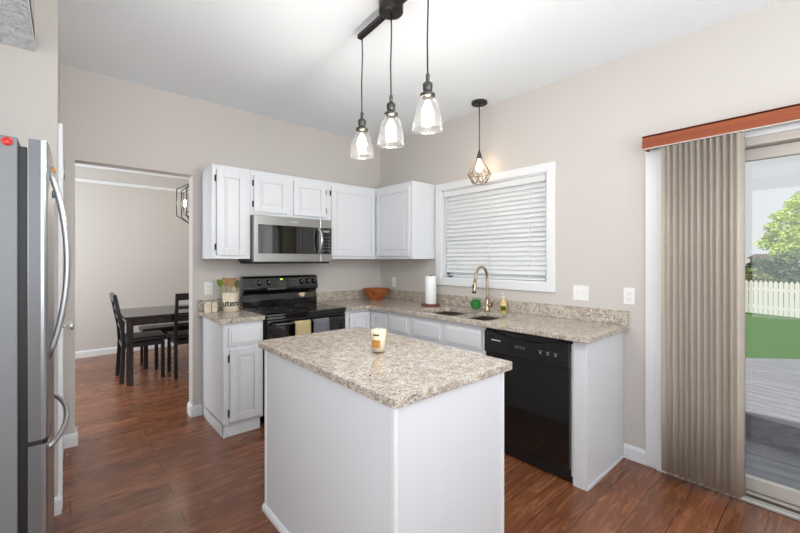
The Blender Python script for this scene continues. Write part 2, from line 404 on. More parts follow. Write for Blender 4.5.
# dining room shell
struct('wall_dining_far', MB().box(-5.2, 1.6, DY1, DY1 + .12, 0, ZC), M['wall'], 'beige far wall of the dining room')
struct('wall_dining_left', MB().box(-5.2, -5.1, .13, DY1, 0, ZC), M['wall'])
struct('wall_dining_right', MB().box(.02, .13, .13, DY1, 0, ZC), M['wall'])
struct('wall_pantry', MB().box(-5.2, -3.06, 0, WT, 0, ZC), M['wall'])
struct('trim_1', MB().box(-5.1, .02, DY1 - .03, DY1, 2.665, 2.715, .006), M['trim'], 'white crown strip high on the dining wall')
struct('trim_2', MB().box(-5.1, .02, DY1 - .025, DY1, 2.452, 2.50, .006), M['trim'], 'white picture rail on the dining wall')
BB = .095; BT = .016
def base_x(name, x0, x1, y, side):   # runs along x, sticks out toward side*y
    mb = MB(); mb.prism([(y, 0), (y + side * BT, 0), (y + side * BT, BB - .02), (y + side * BT * .5, BB), (y, BB)], 'x', x0, x1)
    return mb
def base_y(mb, y0, y1, x, side):
    mb.prism([(x, 0), (x + side * BT, 0), (x + side * BT, BB - .02), (x + side * BT * .5, BB), (x, BB)], 'y', y0, y1); return mb
struct('baseboard_dining', base_x('', -5.1, .02, DY1, -1), M['trim'])
mb = base_x('', XL + .022, OX0 + BT, 0, -1); base_y(mb, 0, WT, OX0, 1)
struct('baseboard_opening_left', mb, M['trim'])
mb = base_x('', OX1 - BT, -2.01, 0, -1); base_y(mb, 0, WT, OX1, -1)
struct('baseboard_opening_right', mb, M['trim'])
struct('baseboard_right', base_y(MB(), -2.732, -2.865, 0, -1), M['trim'])
mb = base_x('', -3.9, XL + BT, YS, -1); base_y(mb, YS, YS + .03, XL, 1)
struct('baseboard_left', mb, M['trim'])

# pantry door in the left wall
dr = struct('door_1', MB().box(XL + .001, XL + .008, -.86, -.12, .01, 2.04, .003), M['trim'], 'white closed door on the left wall seen edge-on')
mb = MB().box(XL, XL + .02, YS + .03, YS + .1, 0, 2.115, .004).box(XL, XL + .02, -.1, -.04, 0, 2.115, .004).box(XL, XL + .02, YS + .101, -.101, 2.05, 2.115, .004)
struct('trim_3', mb, M['trim'], 'white door casing on the left wall')
mb = MB().lathe([(.026, 0), (.026, .006), (.010, .008), (.010, .028), (.024, .036), (.030, .05), (.026, .062), (.012, .068)], (XL + .008, -.30, .925), 24, rot=Matrix.Rotation(R(90), 3, 'Y'))
struct('door_knob', mb, M['knobm'], 'round satin metal knob', dr)
mb = MB()
for z in (.25, 1.05, 1.82): mb.cyl((XL + .024, -.845, z), .006, .09, 10).box(XL + .008, XL + .024, -.862, -.835, z, z + .09)
struct('door_hinge', mb, M['satin'], None, dr)

# ---- window over the sink
w1 = struct('window_1', MB().box(-.018, -.0005, -.951, -1.022, 1.109, 2.147, .002).box(-.018, -.0005, -2.172, -2.241, 1.109, 2.147, .002)
       .box(-.0178, -.0005, -1.0225, -2.1715, 2.078, 2.147, .002).box(-.0178, -.0005, -1.0225, -2.1715, 1.109, 1.18, .002)
       .box(0, .12, WY0, WY0 - .012, WZ0, WZ1).box(0, .12, WY1, WY1 + .012, WZ0, WZ1).box(0, .12, WY0, WY1, WZ1 - .012, WZ1).box(0, .12, WY0, WY1, WZ0, WZ0 + .012), M['trim'], 'white cased window over the sink')
mb = MB().box(.075, .11, -1.034, -1.075, 1.192, 2.066).box(.075, .11, -2.12, -2.16, 1.192, 2.066).box(.075, .11, -1.034, -2.16, 2.02, 2.066).box(.075, .11, -1.034, -2.16, 1.192, 1.235).box(.07, .105, -1.034, -2.16, 1.60, 1.64)
struct('window_sash', mb, M['trim'], None, w1)
struct('window_pane', MB().box(.09, .094, -1.06, -2.14, 1.21, 2.04), M['pane'], None, w1)
bl = thing('window_blind', 'white horizontal slat blind lowered inside the sink window', 'window blind', (.04, -1.6, 1.2))
build('headrail', MB().box(.006, .066, -1.04, -2.154, 2.012, 2.064, .004), M['slat'], bl)
def slat(z, tilt):
    t = MB(); n = 6; pts = []
    for k in range(n + 1):
        a = (k / n - .5) * .05; bow = .003 * (1 - (2 * k / n - 1) ** 2); pts.append((a, bow))
    poly = pts + [(a, b - .003) for a, b in reversed(pts)]
    ca, sa = math.cos(tilt), math.sin(tilt)
    poly = [(.038 + a * ca - b * sa, z + a * sa + b * ca) for a, b in poly]
    t.prism(poly, 'y', -1.055, -2.14)
    return t
z = 1.992; first = None; i = 0
while z > 1.225:
    o = build('slat', slat(z, R(60 + random.uniform(-4, 4))), M['slat'], bl); z -= .0405; i += 1
build('bottom_rail', MB().box(.022, .056, -1.055, -2.14, 1.196, 1.214, .004), M['slat'], bl)
mb = MB()
for y in (-1.2, -1.6, -2.0): mb.box(.012, .014, y, y - .004, 1.21, 2.015)
build('ladder_cord', mb, M['slat'], bl)
mb = MB().tube([(-.002, -1.085, 2.01), (-.003, -1.087, 1.75), (-.002, -1.085, 1.55)], .004)
build('tilt_wand', mb, M['slat'], bl)

# ---- sliding door
mb = MB().box(-.02, -.0005, -2.865, -2.93, 0, 2.14, .004).box(-.032, -.0005, -2.93, -2.985, 0, 2.12, .004)
mb.box(-.02, -.0005, -2.986, -4.819, 2.06, 2.14, .004).box(-.02, -.0005, -4.82, -4.9, 0, 2.14, .004)
struct('trim_4', mb, M['trim'], 'white casing round the sliding door')
sd = struct('door_2', MB().box(.0, .13, SY0, SY0 - .035, 0, SZ1).box(.0, .13, SY1 + .035, SY1, 0, SZ1).box(.0, .13, SY0, SY1, 2.015, SZ1)
            .box(.0, .13, SY0, SY1, -.02, .022).box(.034, .040, SY0, SY1, .022, .038).box(.088, .094, SY0, SY1, .022, .038), M['vinyl'], 'sliding glass patio door')
def sash(x, y0, y1):
    return MB().box(x, x + .04, y0, y0 - .07, .03, 2.012, .004).box(x, x + .04, y1 + .07, y1, .03, 2.012, .004).box(x, x + .04, y0, y1, 1.945, 2.012, .004).box(x, x + .04, y0, y1, .03, .105, .004)
s1 = struct('door_sash', sash(.07, -3.02, -3.93), M['vinyl'], None, sd); s2 = struct('door_sash', sash(.015, -3.87, -4.785), M['vinyl'], None, sd)
struct('door_pane', MB().box(.088, .092, -3.08, -3.87, .09, 1.96), M['pane'], None, s1)
struct('door_pane', MB().box(.033, .037, -3.93, -4.72, .09, 1.96), M['pane'], None, s2)
struct('track_groove', MB().box(.001, .033, SY0 - .036, SY1 + .036, .0221, .0235), M['dirt'], None, sd)
struct('door_track', MB().box(-.035, .0, SY0, SY1, .0005, .02, .004).box(.118, .126, SY0, SY1, .022, .05), M['alu'], None, sd)

# vertical blind over the slider: wooden valance and a stack of vanes
vb = thing('vertical_blind', 'beige vertical blind stacked at the left of the patio door under a red-brown wooden valance', 'vertical blind', (-.1, -3.2, 0))
build('valance', MB().box(-.12, -.106, -2.876, -5.0, 2.08, 2.163, .003).box(-.106, -.0, -2.876, -2.890, 2.08, 2.163, .002).box(-.12, 0, -2.876, -5.0, 2.150, 2.163, .002), M['valance'], vb)
build('valance_bead', MB().box(-.123, -.118, -2.878, -5.0, 2.075, 2.081), M['vinyl'], vb)
build('headrail', MB().box(-.085, -.045, -2.95, -4.98, 2.085, 2.125), M['alu'], vb)
NV = 24
for k in range(NV):
    yc = -3.008 - k * (.342 / (NV - 1)); xc = -.072 - .012 * (k / NV)
    ang = R((14 if k % 2 else 42) + 3 * math.sin(k * 2.3)); bot = random.uniform(-.012, .012)
    hw = .0445
    def fn(u, v, yc=yc, xc=xc, ang=ang, bot=bot):
        a = (u - .5) * 2 * hw; bow = .007 * (1 - (2 * u - 1) ** 2)
        tw = ang
        return Vector((xc + a * math.cos(tw) - bow * math.sin(tw), yc - a * math.sin(tw) - bow * math.cos(tw) + bot * .3 * (1 - v), .045 + v * 2.03))
    build('vane', MB().grid(fn, 8, 4, .0012), M['vane'], vb)
mb = MB()
for k in range(NV):
    yc = -3.008 - k * (.352 / (NV - 1)); mb.box(-.085, -.06, yc - .002, yc + .002, 2.07, 2.09)
build('vane_clip', mb, M['plate'], vb)

# ================================================================== CABINETS
def fmap(facing, plane):
    """local (a along, d out of the face, z) -> world. facing '-y': a = x ; facing '-x': a = y"""
    if facing == '-y': return Matrix(((1, 0, 0, 0), (0, -1, 0, plane), (0, 0, 1, 0), (0, 0, 0, 1)))
    return Matrix(((0, -1, 0, plane), (1, 0, 0, 0), (0, 0, 1, 0), (0, 0, 0, 1)))
def door_mb(facing, plane, a0, a1, z0, z1, arch=False, flat=False, rail=.055):
    mb = MB(fmap(facing, plane)); a0, a1 = sorted((a0, a1)); T = .02
    if flat or (a1 - a0) < .13 or (z1 - z0) < .17:
        mb.box(a0, a1, .001, T - .006, z0, z1, .002)
        q = .018; mb.prism([(a0 + q, z0 + q), (a1 - q, z0 + q), (a1 - q, z1 - q), (a0 + q, z1 - q)], 'y', T - .007, T, .0028); fix(mb); return mb
    r = rail
    mb.box(a0, a1, .001, .0085, z0, z1)
    for b in ((a0, a0 + r, z0, z1), (a1 - r, a1, z0, z1), (a0 + r, a1 - r, z0, z0 + r)): mb.box(b[0], b[1], .0086, T, b[2], b[3], .0025)
    n = 12; ca = (a0 + a1) / 2; w = (a1 - a0) / 2 - r
    def topz(t, base): return base - (.03 * (t * t) if arch else 0)
    pts = [(ca - w, z1), (ca + w, z1)] + [(ca + w - 2 * w * k / n, topz(1 - 2 * k / n, z1 - r)) for k in range(n + 1)]
    mb.prism(pts, 'y', .0086, T - .0003)
    # raised field, two steps so the chamfer reads
    for g, d in ((.008, .0105), (.013, .0125), (.018, .0145), (.023, .0165), (.028, .0185)):
        pts = [(ca - w + g, z0 + r + g), (ca + w - g, z0 + r + g)] + [(ca + (w - g) * (1 - 2 * k / n), topz(1 - 2 * k / n, z1 - r - g)) for k in range(n + 1)]
        mb.prism(pts, 'y', .0086, d)
    fix(mb); return mb
def fix(mb): bmesh.ops.recalc_face_normals(mb.bm, faces=mb.bm.faces)
def hinges(facing, plane, a, zs, parent):
    for z in zs:
        mb = MB(fmap(facing, plane)); mb.box(a - .006, a + .006, .001, .012, z - .026, z + .026, .001).cyl((a, .012, z - .022), .005, .044, 8)
        fix(mb); build('hinge', mb, M['hinge'], parent)
def door(parent, facing, plane, a0, a1, z0, z1, hinge=None, **kw):
    d = build('door', door_mb(facing, plane, a0, a1, z0, z1, **kw), M['cab'], parent)
    if hinge is not None: hinges(facing, plane, hinge, (z0 + .07, z1 - .07), d)
    return d

UB, UT, UD = 1.376, 2.158, .32
g_up = 'white wall cabinets'
# left tall
c = thing('wall_cabinet', 'narrow tall white wall cabinet left of the microwave', 'cabinet', (-1.856, -.16, UB))
build('body', MB().box(-2.013, -1.701, -UD, 0, UB, UT, .0015), M['cab'], c)
door(c, '-y', -UD, -1.98, -1.742, UB + .03, UT - .045, -1.986)
# over the microwave
c = thing('wall_cabinet', 'short white wall cabinet with two small doors above the microwave', 'cabinet', (-1.32, -.16, 1.76))
build('body', MB().box(-1.70, -.931, -UD, 0, 1.762, UT, .0015), M['cab'], c)
door(c, '-y', -UD, -1.674, -1.362, 1.79, UT - .045, -1.68)
door(c, '-y', -UD, -1.302, -.962, 1.79, UT - .045, -.956)
# right tall
c = thing('wall_cabinet', 'tall white wall cabinet right of the microwave, in the corner', 'cabinet', (-.62, -.16, UB))
build('body', MB().box(-.93, 0, -UD, 0, UB, UT, .0015), M['cab'], c)
door(c, '-y', -UD, -.895, -.345, UB + .03, UT - .045, -.901, rail=.05)
c = thing('wall_cabinet', 'tall white wall cabinet beside the window with its end panel showing', 'cabinet', (-.16, -.62, UB))
build('body', MB().box(-UD, 0, -.92, -UD - .001, UB, UT, .0015), M['cab'], c)
door(c, '-x', -UD, -.357, -.885, UB + .03, UT - .045, -.351, rail=.05)

CZ = .915; CT = .032; CB = CZ - CT
# base cabinet left of the range
c = thing('base_cabinet', 'narrow white base cabinet with one drawer left of the range', 'cabinet', (-1.855, -.3, 0))
build('body', MB().box(-2.008, -1.703, -.61, -.001, .09, CB, .0015).box(-2.008, -1.99, -.61, -.001, 0, .1).box(-2.008, -1.725, -.602, -.59, 0, .1), M['cab'], c)
build('drawer', door_mb('-y', -.61, -1.972, -1.724, .70, .848, flat=True), M['cab'], c)
door(c, '-y', -.61, -1.965, -1.724, .115, .675, -1.971)
# corner base (carousel) cabinet
c = thing('base_cabinet', 'white corner base cabinet with arched bi-fold doors between range and sink', 'cabinet', (-.3, -.3, 0))
build('body', MB().prism([(-.922, 0), (-.922, -.59), (-.59, -.59), (-.59, -.90), (0, -.90), (0, 0)], 'z', .09, CB).prism([(-.922, 0), (-.922, -.55), (-.55, -.55), (-.55, -.90), (0, -.90), (0, 0)], 'z', 0, .09), M['cab'], c)
build('face_frame', MB().box(-.922, -.865, -.61, -.59, .09, CB).box(-.865, -.59, -.61, -.59, .86, CB).box(-.61, -.59, -.61, -.90, .86, CB).box(-.61, -.59, -.875, -.90, .09, .86).box(-.865, -.59, -.61, -.59, .09, .115).box(-.61, -.59, -.61, -.90, .09, .115), M['cab'], c)
door(c, '-y', -.593, -.856, -.618, .12, .852, -.862, arch=True, rail=.04)
door(c, '-x', -.593, -.618, -.868, .12, .852, None, arch=True, rail=.04)
# drawer base
c = thing('base_cabinet', 'narrow white drawer base cabinet between the corner cabinet and the sink', 'cabinet', (-.3, -1.05, 0))
build('body', MB().box(-.61, 0, -1.209, -.901, .09, CB).box(-.55, 0, -1.209, -.901, 0, .09), M['cab'], c)
build('drawer', door_mb('-x', -.61, -.927, -1.187, .70, .848, flat=True), M['cab'], c)
door(c, '-x', -.61, -.927, -1.187, .115, .675, None)
# sink base
c = thing('base_cabinet', 'wide white sink base cabinet with two false drawer fronts beside the dishwasher', 'cabinet', (-.3, -1.6, 0))
build('body', MB().box(-.61, -.592, -2.015, -1.211, .09, CB).box(-.592, -.003, -2.015, -2.0, .09, CB).box(-.592, -.003, -1.226, -1.211, .09, CB).box(-.592, -.003, -2.0, -1.226, .09, .11).box(-.55, -.003, -2.015, -1.211, 0, .09), M['cab'], c)
for a0, a1 in ((-1.238, -1.588), (-1.63, -1.985)):
    build('drawer_front', door_mb('-x', -.61, a0, a1, .70, .848, flat=True), M['cab'], c)
    door(c, '-x', -.61, a0, a1, .115, .675, None)
# end panel by the dishwasher
c = thing('end_panel', 'white end panel closing the cabinet run beside the dishwasher', 'cabinet panel', (-.3, -2.69, 0))
build('side', MB().box(-.60, -.002, -2.73, -2.70, 0, CB - .001, .001), M['cab'], c)
build('filler', MB().box(-.605, -.58, -2.73, -2.648, 0, CB - .001, .002), M['cab'], c)
build('edge_bead', MB().box(-.60, -.0, -2.737, -2.7302, 0, .02, .002), M['cab'], c)

# ---- worktops
def boolcut(o, cutters):
    for cu in cutters:
        md = o.modifiers.new('b', 'BOOLEAN'); md.operation = 'DIFFERENCE'; md.object = cu; md.solver = 'EXACT'
    dg = bpy.context.evaluated_depsgraph_get(); me = bpy.data.meshes.new_from_object(o.evaluated_get(dg))
    o.modifiers.clear(); o.data = me
    for cu in cutters: bpy.data.objects.remove(cu)
wt = build('worktop', MB().prism([(-.924, -.001), (-.924, -.645), (-.68, -.645), (-.65, -.675), (-.65, -2.76), (-.001, -2.76), (-.001, -.001)], 'z', CB, CZ, .003), M['granite'])
props(wt, 'beige speckled granite worktop running from the range round under the window', 'worktop')
bpy.context.view_layer.update()
SX0, SX1 = -.575, -.195; B1 = (-1.27, -1.665); B2 = (-1.69, -1.995)
cuts = []
for (b0, b1) in (B1, B2): cuts.append(build('cut', MB().prism([(SX0 + .025, b0), (SX0, b0 - .025), (SX0, b1 + .025), (SX0 + .025, b1), (SX1 - .025, b1), (SX1, b1 + .025), (SX1, b0 - .025), (SX1 - .025, b0)], 'z', .8, 1.0), M['granite']))
boolcut(wt, cuts)
build('backsplash', MB().box(-.924, -.0205, -.020, -.001, CZ + .0005, 1.015, .002).box(-.020, -.001, -2.76, -.001, CZ + .0005, 1.015, .002), M['granite'], wt)
wt2 = build('worktop', MB().box(-2.042, -1.697, -.645, -.001, CB, CZ, .003), M['granite'])
props(wt2, 'small granite worktop left of the range holding the utensil crock', 'worktop')
build('backsplash', MB().box(-2.045, -1.697, -.020, -.001, CZ + .0005, 1.015, .002), M['granite'], wt2)

# ---- sink
sk = thing('kitchen_sink', 'undermount double-bowl stainless sink in the granite worktop', 'sink', (-.38, -1.64, .7))
for b0, b1, dep in ((B1[0], B1[1], .19), (B2[0], B2[1], .16)):
    x0, x1, y0, y1 = SX0 - .006, SX1 + .006, b1 - .006, b0 + .006; zt = CB - .001
    mb = MB().box(x0, x0 + .002, y0, y1, zt - dep, zt).box(x1 - .002, x1, y0, y1, zt - dep, zt).box(x0, x1, y0, y0 + .002, zt - dep, zt).box(x0, x1, y1 - .002, y1, zt - dep, zt).box(x0, x1, y0, y1, zt - dep - .002, zt - dep)
    bw = build('bowl', mb, M['sinksteel'], sk)
    build('drain', MB().lathe([(.042, 0), (.042, .003), (.03, .004), (.028, .001)], ((x0 + x1) / 2, (y0 + y1) / 2, zt - dep), 20), M['chrome'], bw)

# ---- faucet
fx, fy = -.125, -1.675
fc = thing('faucet', 'tall bronze-toned gooseneck pull-down faucet behind the sink', 'faucet', (fx, fy, CZ))
build('base', MB().lathe([(.029, 0), (.029, .008), (.023, .014), (.021, .02), (.021, .10), (.017, .11)], (fx, fy, CZ + .0005), 24), M['nickel'], fc)
pts = [(fx, fy, CZ + .10)] + [(fx, fy, CZ + .12 + .03 * k) for k in range(6)]
ra = .096; zc = CZ + .295
for k in range(13):
    a = R(180 * k / 12); pts.append((fx - ra + ra * math.cos(a), fy + .12 * (-ra + ra * math.cos(a)), zc + ra * math.sin(a)))
pts.append((fx - 2 * ra - .004, fy - .02, zc - .02))
build('spout', MB().tube(pts, .0115, 14), M['nickel'], fc)
hx, hy = fx - 2 * ra - .004, fy - .02
build('spray_head', MB().tube([(hx, hy, zc - .015), (hx - .004, hy, zc - .05), (hx - .012, hy, zc - .10), (hx - .016, hy, zc - .125)], [.013, .015, .018, .016], 16), M['nickel'], fc)
build('spray_button', MB().box(hx - .030, hx - .018, hy - .006, hy + .006, zc - .085, zc - .055, .002), M['blackm'], fc)
build('handle', MB().tube([(fx, fy - .015, CZ + .055), (fx, fy - .045, CZ + .055)], .018, 16).tube([(fx, fy - .045, CZ + .055), (fx - .005, fy - .056, CZ + .08), (fx - .01, fy - .062, CZ + .135)], [.012, .009, .006], 10), M['nickel'], fc)

# ================================================================== APPLIANCES
# ---- range
rx0, rx1 = -1.694, -.928; rm = (rx0 + rx1) / 2
rg = thing('kitchen_range', 'glossy black electric range with two towels on its oven handle', 'stove', (rm, -.34, 0))
build('body', MB().box(rx0, rx1, -.62, -.03, .06, .90, .003).box(rx0 + .03, rx1 - .03, -.58, -.06, 0, .06), M['black'], rg)
build('cooktop', MB().box(rx0, rx1, -.66, -.09, .90, .921, .006, 3), M['blackglass'], rg)
ringm = mat('burner_print', rgb(70, 70, 72), .3)
for x, y, r_ in ((-1.5, -.48, .105), (-1.5, -.22, .08), (-1.12, -.48, .08), (-1.12, -.22, .1)):
    build('burner_ring', MB().lathe([(r_, 0), (r_, .0006), (r_ - .003, .0006), (r_ - .003, 0)], (x, y, .9212), 40, False, False), ringm, rg)
# backguard: curved profile
prof = [(-.03, .92), (-.10, .92), (-.105, .985), (-.085, 1.035), (-.095, 1.06), (-.125, 1.075), (-.128, 1.10), (-.105, 1.195), (-.085, 1.210), (-.05, 1.215), (-.03, 1.202)]
bgd = build('backguard', MB().prism(prof, 'x', rx0 + .004, rx1 - .004, .004), M['black'], rg)
def on_panel(x, z):  # slanted control face
    t = (z - 1.10) / .095; return -.128 + .023 * t
for x in (-1.545, -1.455, -1.115, -1.045, -.975):
    z = 1.15; y = on_panel(x, z)
    k = build('knob', MB().lathe([(.026, 0), (.026, .004), (.021, .008), (.019, .022), (.012, .024)], (x, y, z), 24, rot=Matrix.Rotation(R(90 - 13), 3, 'X')), M['black'], bgd)
    build('knob_mark', MB().box(x - .0015, x + .0015, y - .0255, y - .022, z - .003, z + .020), M['slot'], k)
mb = MB()
for ang in range(-130, 131, 26):
    for x in (-1.545, -1.455, -1.115, -1.045, -.975):
        dx, dz = .035 * math.sin(R(ang)), .032 * math.cos(R(ang)); zz = 1.15 + dz
        mb.box(x + dx - .0016, x + dx + .0016, on_panel(0, zz) - .002, on_panel(0, zz) + .001, zz - .0016, zz + .0016)
build('dial_marks', mb, M['slot'], bgd); mb = MB()
for ix in range(5):
    for iz in range(4):
        for bx in (-1.36, -1.23):
            zz = 1.118 + iz * .017; mb.box(bx + ix * .018 - .004, bx + ix * .018 + .004, on_panel(0, zz) - .002, on_panel(0, zz) + .001, zz - .001, zz + .0015)
build('keypad', mb, M['slot'], bgd)
mb = MB(); x = -1.338
for seg in range(3): mb.box(x + seg * .010, x + seg * .010 + .006, on_panel(0, 1.177) - .0035, on_panel(0, 1.177) + .001, 1.171, 1.185)
build('clock_display', mb, M['green_led'], bgd)
build('trim_bar', MB().box(-1.47, -1.28, -.1295, -.120, 1.078, 1.100, .002), M['pewter'], bgd)
dr = build('oven_door', MB().box(rx0 + .006, rx1 - .006, -.655, -.622, .245, .872, .008), M['black'], rg)
build('oven_window', MB().box(rx0 + .11, rx1 - .11, -.6565, -.652, .42, .74, .002), M['blackglass'], dr)
build('oven_handle', MB().tube([(rx0 + .05, -.655, .835), (rx0 + .05, -.70, .838), (rx0 + .07, -.706, .838), (rm, -.71, .838), (rx1 - .07, -.706, .838), (rx1 - .05, -.70, .838), (rx1 - .05, -.655, .835)], .013, 12), M['black'], dr)
build('front_band', MB().box(rx0 + .004, rx1 - .004, -.652, -.622, .876, .898, .003), M['black'], rg)
build('storage_drawer', MB().box(rx0 + .006, rx1 - .006, -.65, -.622, .07, .235, .006), M['black'], rg)

def towel(name, x0, x1, zb, m, label):
    hy, hz = -.71, .838
    def fn(u, v):
        # v: 0 front hem -> over bar -> rear hem
        x = x0 + (x1 - x0) * u; rip = .003 * math.sin(u * 9 + v * 3) 
        rr = .0165
        L1 = hz - zb; L2 = .12; arc = math.pi * rr; tot = L1 + arc + L2; s = v * tot
        if s < L1: return Vector((x, hy - rr - .002 + rip * (1 - s / L1), zb + s))
        if s < L1 + arc:
            a = (s - L1) / rr; return Vector((x, hy - rr * math.cos(a), hz + rr * math.sin(a)))
        return Vector((x, hy + rr, hz - (s - L1 - arc)))
    t = build(name, MB().grid(fn, 12, 40, .003), m); return props(t, label, 'towel')
towel('dish_towel', -1.478, -1.332, .60, M['yellow'], 'mustard yellow dish towel hanging on the oven handle')
towel('dish_towel', -1.308, -1.15, .61, M['greyt'], 'dark grey dish towel hanging on the oven handle')

# ---- microwave
mx0, mx1, mz0, mz1 = -1.698, -.932, 1.345, 1.760
mw = thing('microwave', 'stainless over-the-range microwave with black glass door', 'microwave', (rm, -.2, mz0))
build('body', MB().box(mx0, mx1, -.36, 0, mz0 + .012, mz1 - .001, .002), M['pewter'], mw)
build('underside', MB().box(mx0 + .01, mx1 - .01, -.37, -.02, mz0 - .012, mz0 + .011, .003), M['blackm'], mw)
fr = build('front_frame', MB().box(mx0, -1.06, -.402, -.361, mz0 + .003, mz1 - .002, .005).box(-1.058, mx1, -.402, -.361, mz0 + .003, mz1 - .002, .005), M['steel_h'], mw)
build('door_glass', MB().box(mx0 + .035, -1.075, -.4045, -.400, mz0 + .078, mz1 - .082, .001), M['blackglass'], mw)
build('control_panel', MB().box(-1.056, mx1 - .006, -.4045, -.400, mz0 + .078, mz1 - .082, .001), M['blackglass'], mw)
mb = MB()
for r_ in range(5):
    for c_ in range(3): mb.box(-1.03 + c_ * .03, -1.018 + c_ * .03, -.4055, -.404, 1.455 + r_ * .032, 1.461 + r_ * .032)
build('keypad', mb, M['slot'], mw)
build('display', MB().box(-1.03, -.96, -.4055, -.404, 1.635, 1.655), M['slot'], mw)
build('handle', MB().tube([(-1.085, -.402, mz0 + .085), (-1.085, -.43, mz0 + .09), (-1.083, -.455, mz0 + .16), (-1.08, -.468, (mz0 + mz1) / 2), (-1.083, -.455, mz1 - .135), (-1.085, -.43, mz1 - .105), (-1.085, -.402, mz1 - .095)], .013, 12), M['knobm'], mw)
mb = MB()
for k in range(7): mb.box(-1.36 + k * .010, -1.353 + k * .010, -.4035, -.4015, 1.712, 1.719)
build('badge', mb, M['plate'], mw)

# ---- dishwasher
dy0, dy1 = -2.022, -2.636
dwm = thing('dishwasher', 'black built-in dishwasher under the granite worktop', 'dishwasher', (-.3, (dy0 + dy1) / 2, 0))
build('tub', MB().box(-.60, -.03, dy1 + .006, dy0 - .006, .02, CB - .006), M['blackm'], dwm)
build('door', MB().box(-.622, -.601, dy1, dy0, .095, .705, .005), M['dw'], dwm)
# control panel with a scooped pocket handle at its top edge
def cp(u, v):
    y = dy0 + (dy1 - dy0) * u; t = abs(2 * u - 1)
    return y
pts_n = 24; poly = []
zt0 = .862
for k in range(pts_n + 1):
    u = k / pts_n; y = dy0 + (dy1 - dy0) * u; t = max(0, 1 - abs(2 * u - 1) / .82)
    poly.append((y, zt0 - .032 * math.sin(min(1, t * 1.3) * math.pi / 2)))
poly = [(dy0, .71)] + poly + [(dy1, .71)]
cpn = build('control_panel', MB().prism(poly, 'x', -.636, -.60), M['dw'], dwm)
build('top_edge', MB().box(-.622, -.601, dy1, dy0, .864, .874, .002).box(-.612, -.601, dy1, dy0, .80, .866), M['black'], dwm)
mb = MB()
for k in range(6): mb.box(-.6375, -.6355, dy0 - .060 - k * .013, dy0 - .069 - k * .013, .798, .804)
build('badge', mb, M['plate'], cpn)
mb = MB()
for k in range(4): mb.box(-.6375, -.6355, dy0 - .25 - k * .02, dy0 - .262 - k * .02, .785, .788).cyl((-.6375, dy0 - .256 - k * .02, .775), .003, .002, 8, 'x')
for k in range(3):
    mb.box(-.6375, -.6355, dy0 - .42 - k * .05, dy0 - .445 - k * .05, .784, .787).cyl((-.6375, dy0 - .432 - k * .05, .772), .006, .002, 10, 'x')
build('button_print', mb, M['slot'], cpn)
build('kick_plate', MB().box(-.585, -.56, dy1, dy0, .005, .092, .002), M['blackm'], dwm)
build('side_strip', MB().box(-.60, -.596, dy1 - .009, dy1 - .002, .05, CB - .03), M['plate'], dwm)

# ---- refrigerator
FXb, FXd = -3.03, -2.957; FY0, FY1, FH = -1.895, -1.02, 1.78
rf = thing('refrigerator', 'stainless refrigerator with bottom freezer and grey side, at the left edge', 'refrigerator', (-3.4, -1.46, 0))
build('body', MB().box(-3.78, FXb, FY0, FY1, .03, FH - .003, .004), M['grey_side'], rf)
build('gasket', MB().box(FXb, FXb + .022, FY0 + .01, FY1 - .01, .06, FH - .03), M['blackm'], rf)
def frdoor(z0, z1):
    xb = FXb + .024; n = 10; pts = [(xb, FY0), (xb, FY1)]
    for k in range(n + 1):
        t = k / n; y = FY1 + (FY0 - FY1) * t; e = min(t, 1 - t) * (FY1 - FY0)
        pts.append((FXd - .0 + .006 * math.sin(math.pi * t) - (.016 * (1 - min(1, e / .02)) ** 2), y))
    # finer corner rounding
    pts = [(xb, FY0), (xb, FY1)] + [(FXd + .008 * math.sin(math.pi * t) - .018 * (1 - math.sqrt(max(0, 1 - (1 - min(1, min(t, 1 - t) * .875 / .02)) ** 2))), FY1 + (FY0 - FY1) * t) for t in (0, .003, .008, .015, .024, .1, .25, .4, .5, .6, .75, .9, .976, .985, .992, .997, 1)]
    return MB().prism(pts, 'z', z0, z1)
d1 = build('fridge_door', frdoor(.752, FH), M['steel'], rf)
d2 = build('freezer_drawer', frdoor(.07, .735), M['steel'], rf)
for dd, z0, z1 in ((d1, .752, FH), (d2, .07, .735)): build('door_edge', MB().box(FXb + .025, FXd - .017, FY0 - .0015, FY0 - .0002, z0 + .001, z1 - .001), M['door_side'], dd, label='dark grey door edge')
build('door_gap', MB().box(FXb + .02, FXd - .012, FY0 + .002, FY1 - .01, .735, .752), M['blackm'], rf)
build('hinge_cover', MB().box(-3.10, -2.99, FY1 - .09, FY1 - .02, FH, FH + .02, .004), M['blackm'], rf)
hp = []
for k in range(17):
    t = k / 16; s = math.sin(math.pi * t) ** .75; hp.append((FXd - .004 + .055 * s, -1.80 + .0 * t, 1.01 + .70 * t))
build('handle', MB().tube(hp, .0095, 12), M['satin'], d1)
hp = []
for k in range(17):
    t = k / 16; s = math.sin(math.pi * t) ** .6; hp.append((FXd - .002 + .052 * s, FY0 + .09 + .69 * t, .69))
build('handle', MB().tube(hp, .0095, 12), M['satin'], d2)
build('foot_grille', MB().box(-3.7, -2.99, FY0 + .02, FY1 - .02, 0, .06), M['blackm'], rf)
t = build('magnet', MB().lathe([(.0135, 0), (.0135, .004), (.011, .0065), (.0005, .007)], (-3.0545, FY0 - .0003, 1.758), 28, rot=Matrix.Rotation(R(90), 3, 'X')), M['red'])
build('ring', MB().lathe([(.0085, .0066), (.0085, .0078), (.0065, .0078), (.0065, .0068)], (-3.0545, FY0 - .0003, 1.758), 28, False, False, rot=Matrix.Rotation(R(90), 3, 'X')), M['darkred'], t)
props(t, 'round red magnet on the grey side of the refrigerator', 'magnet')
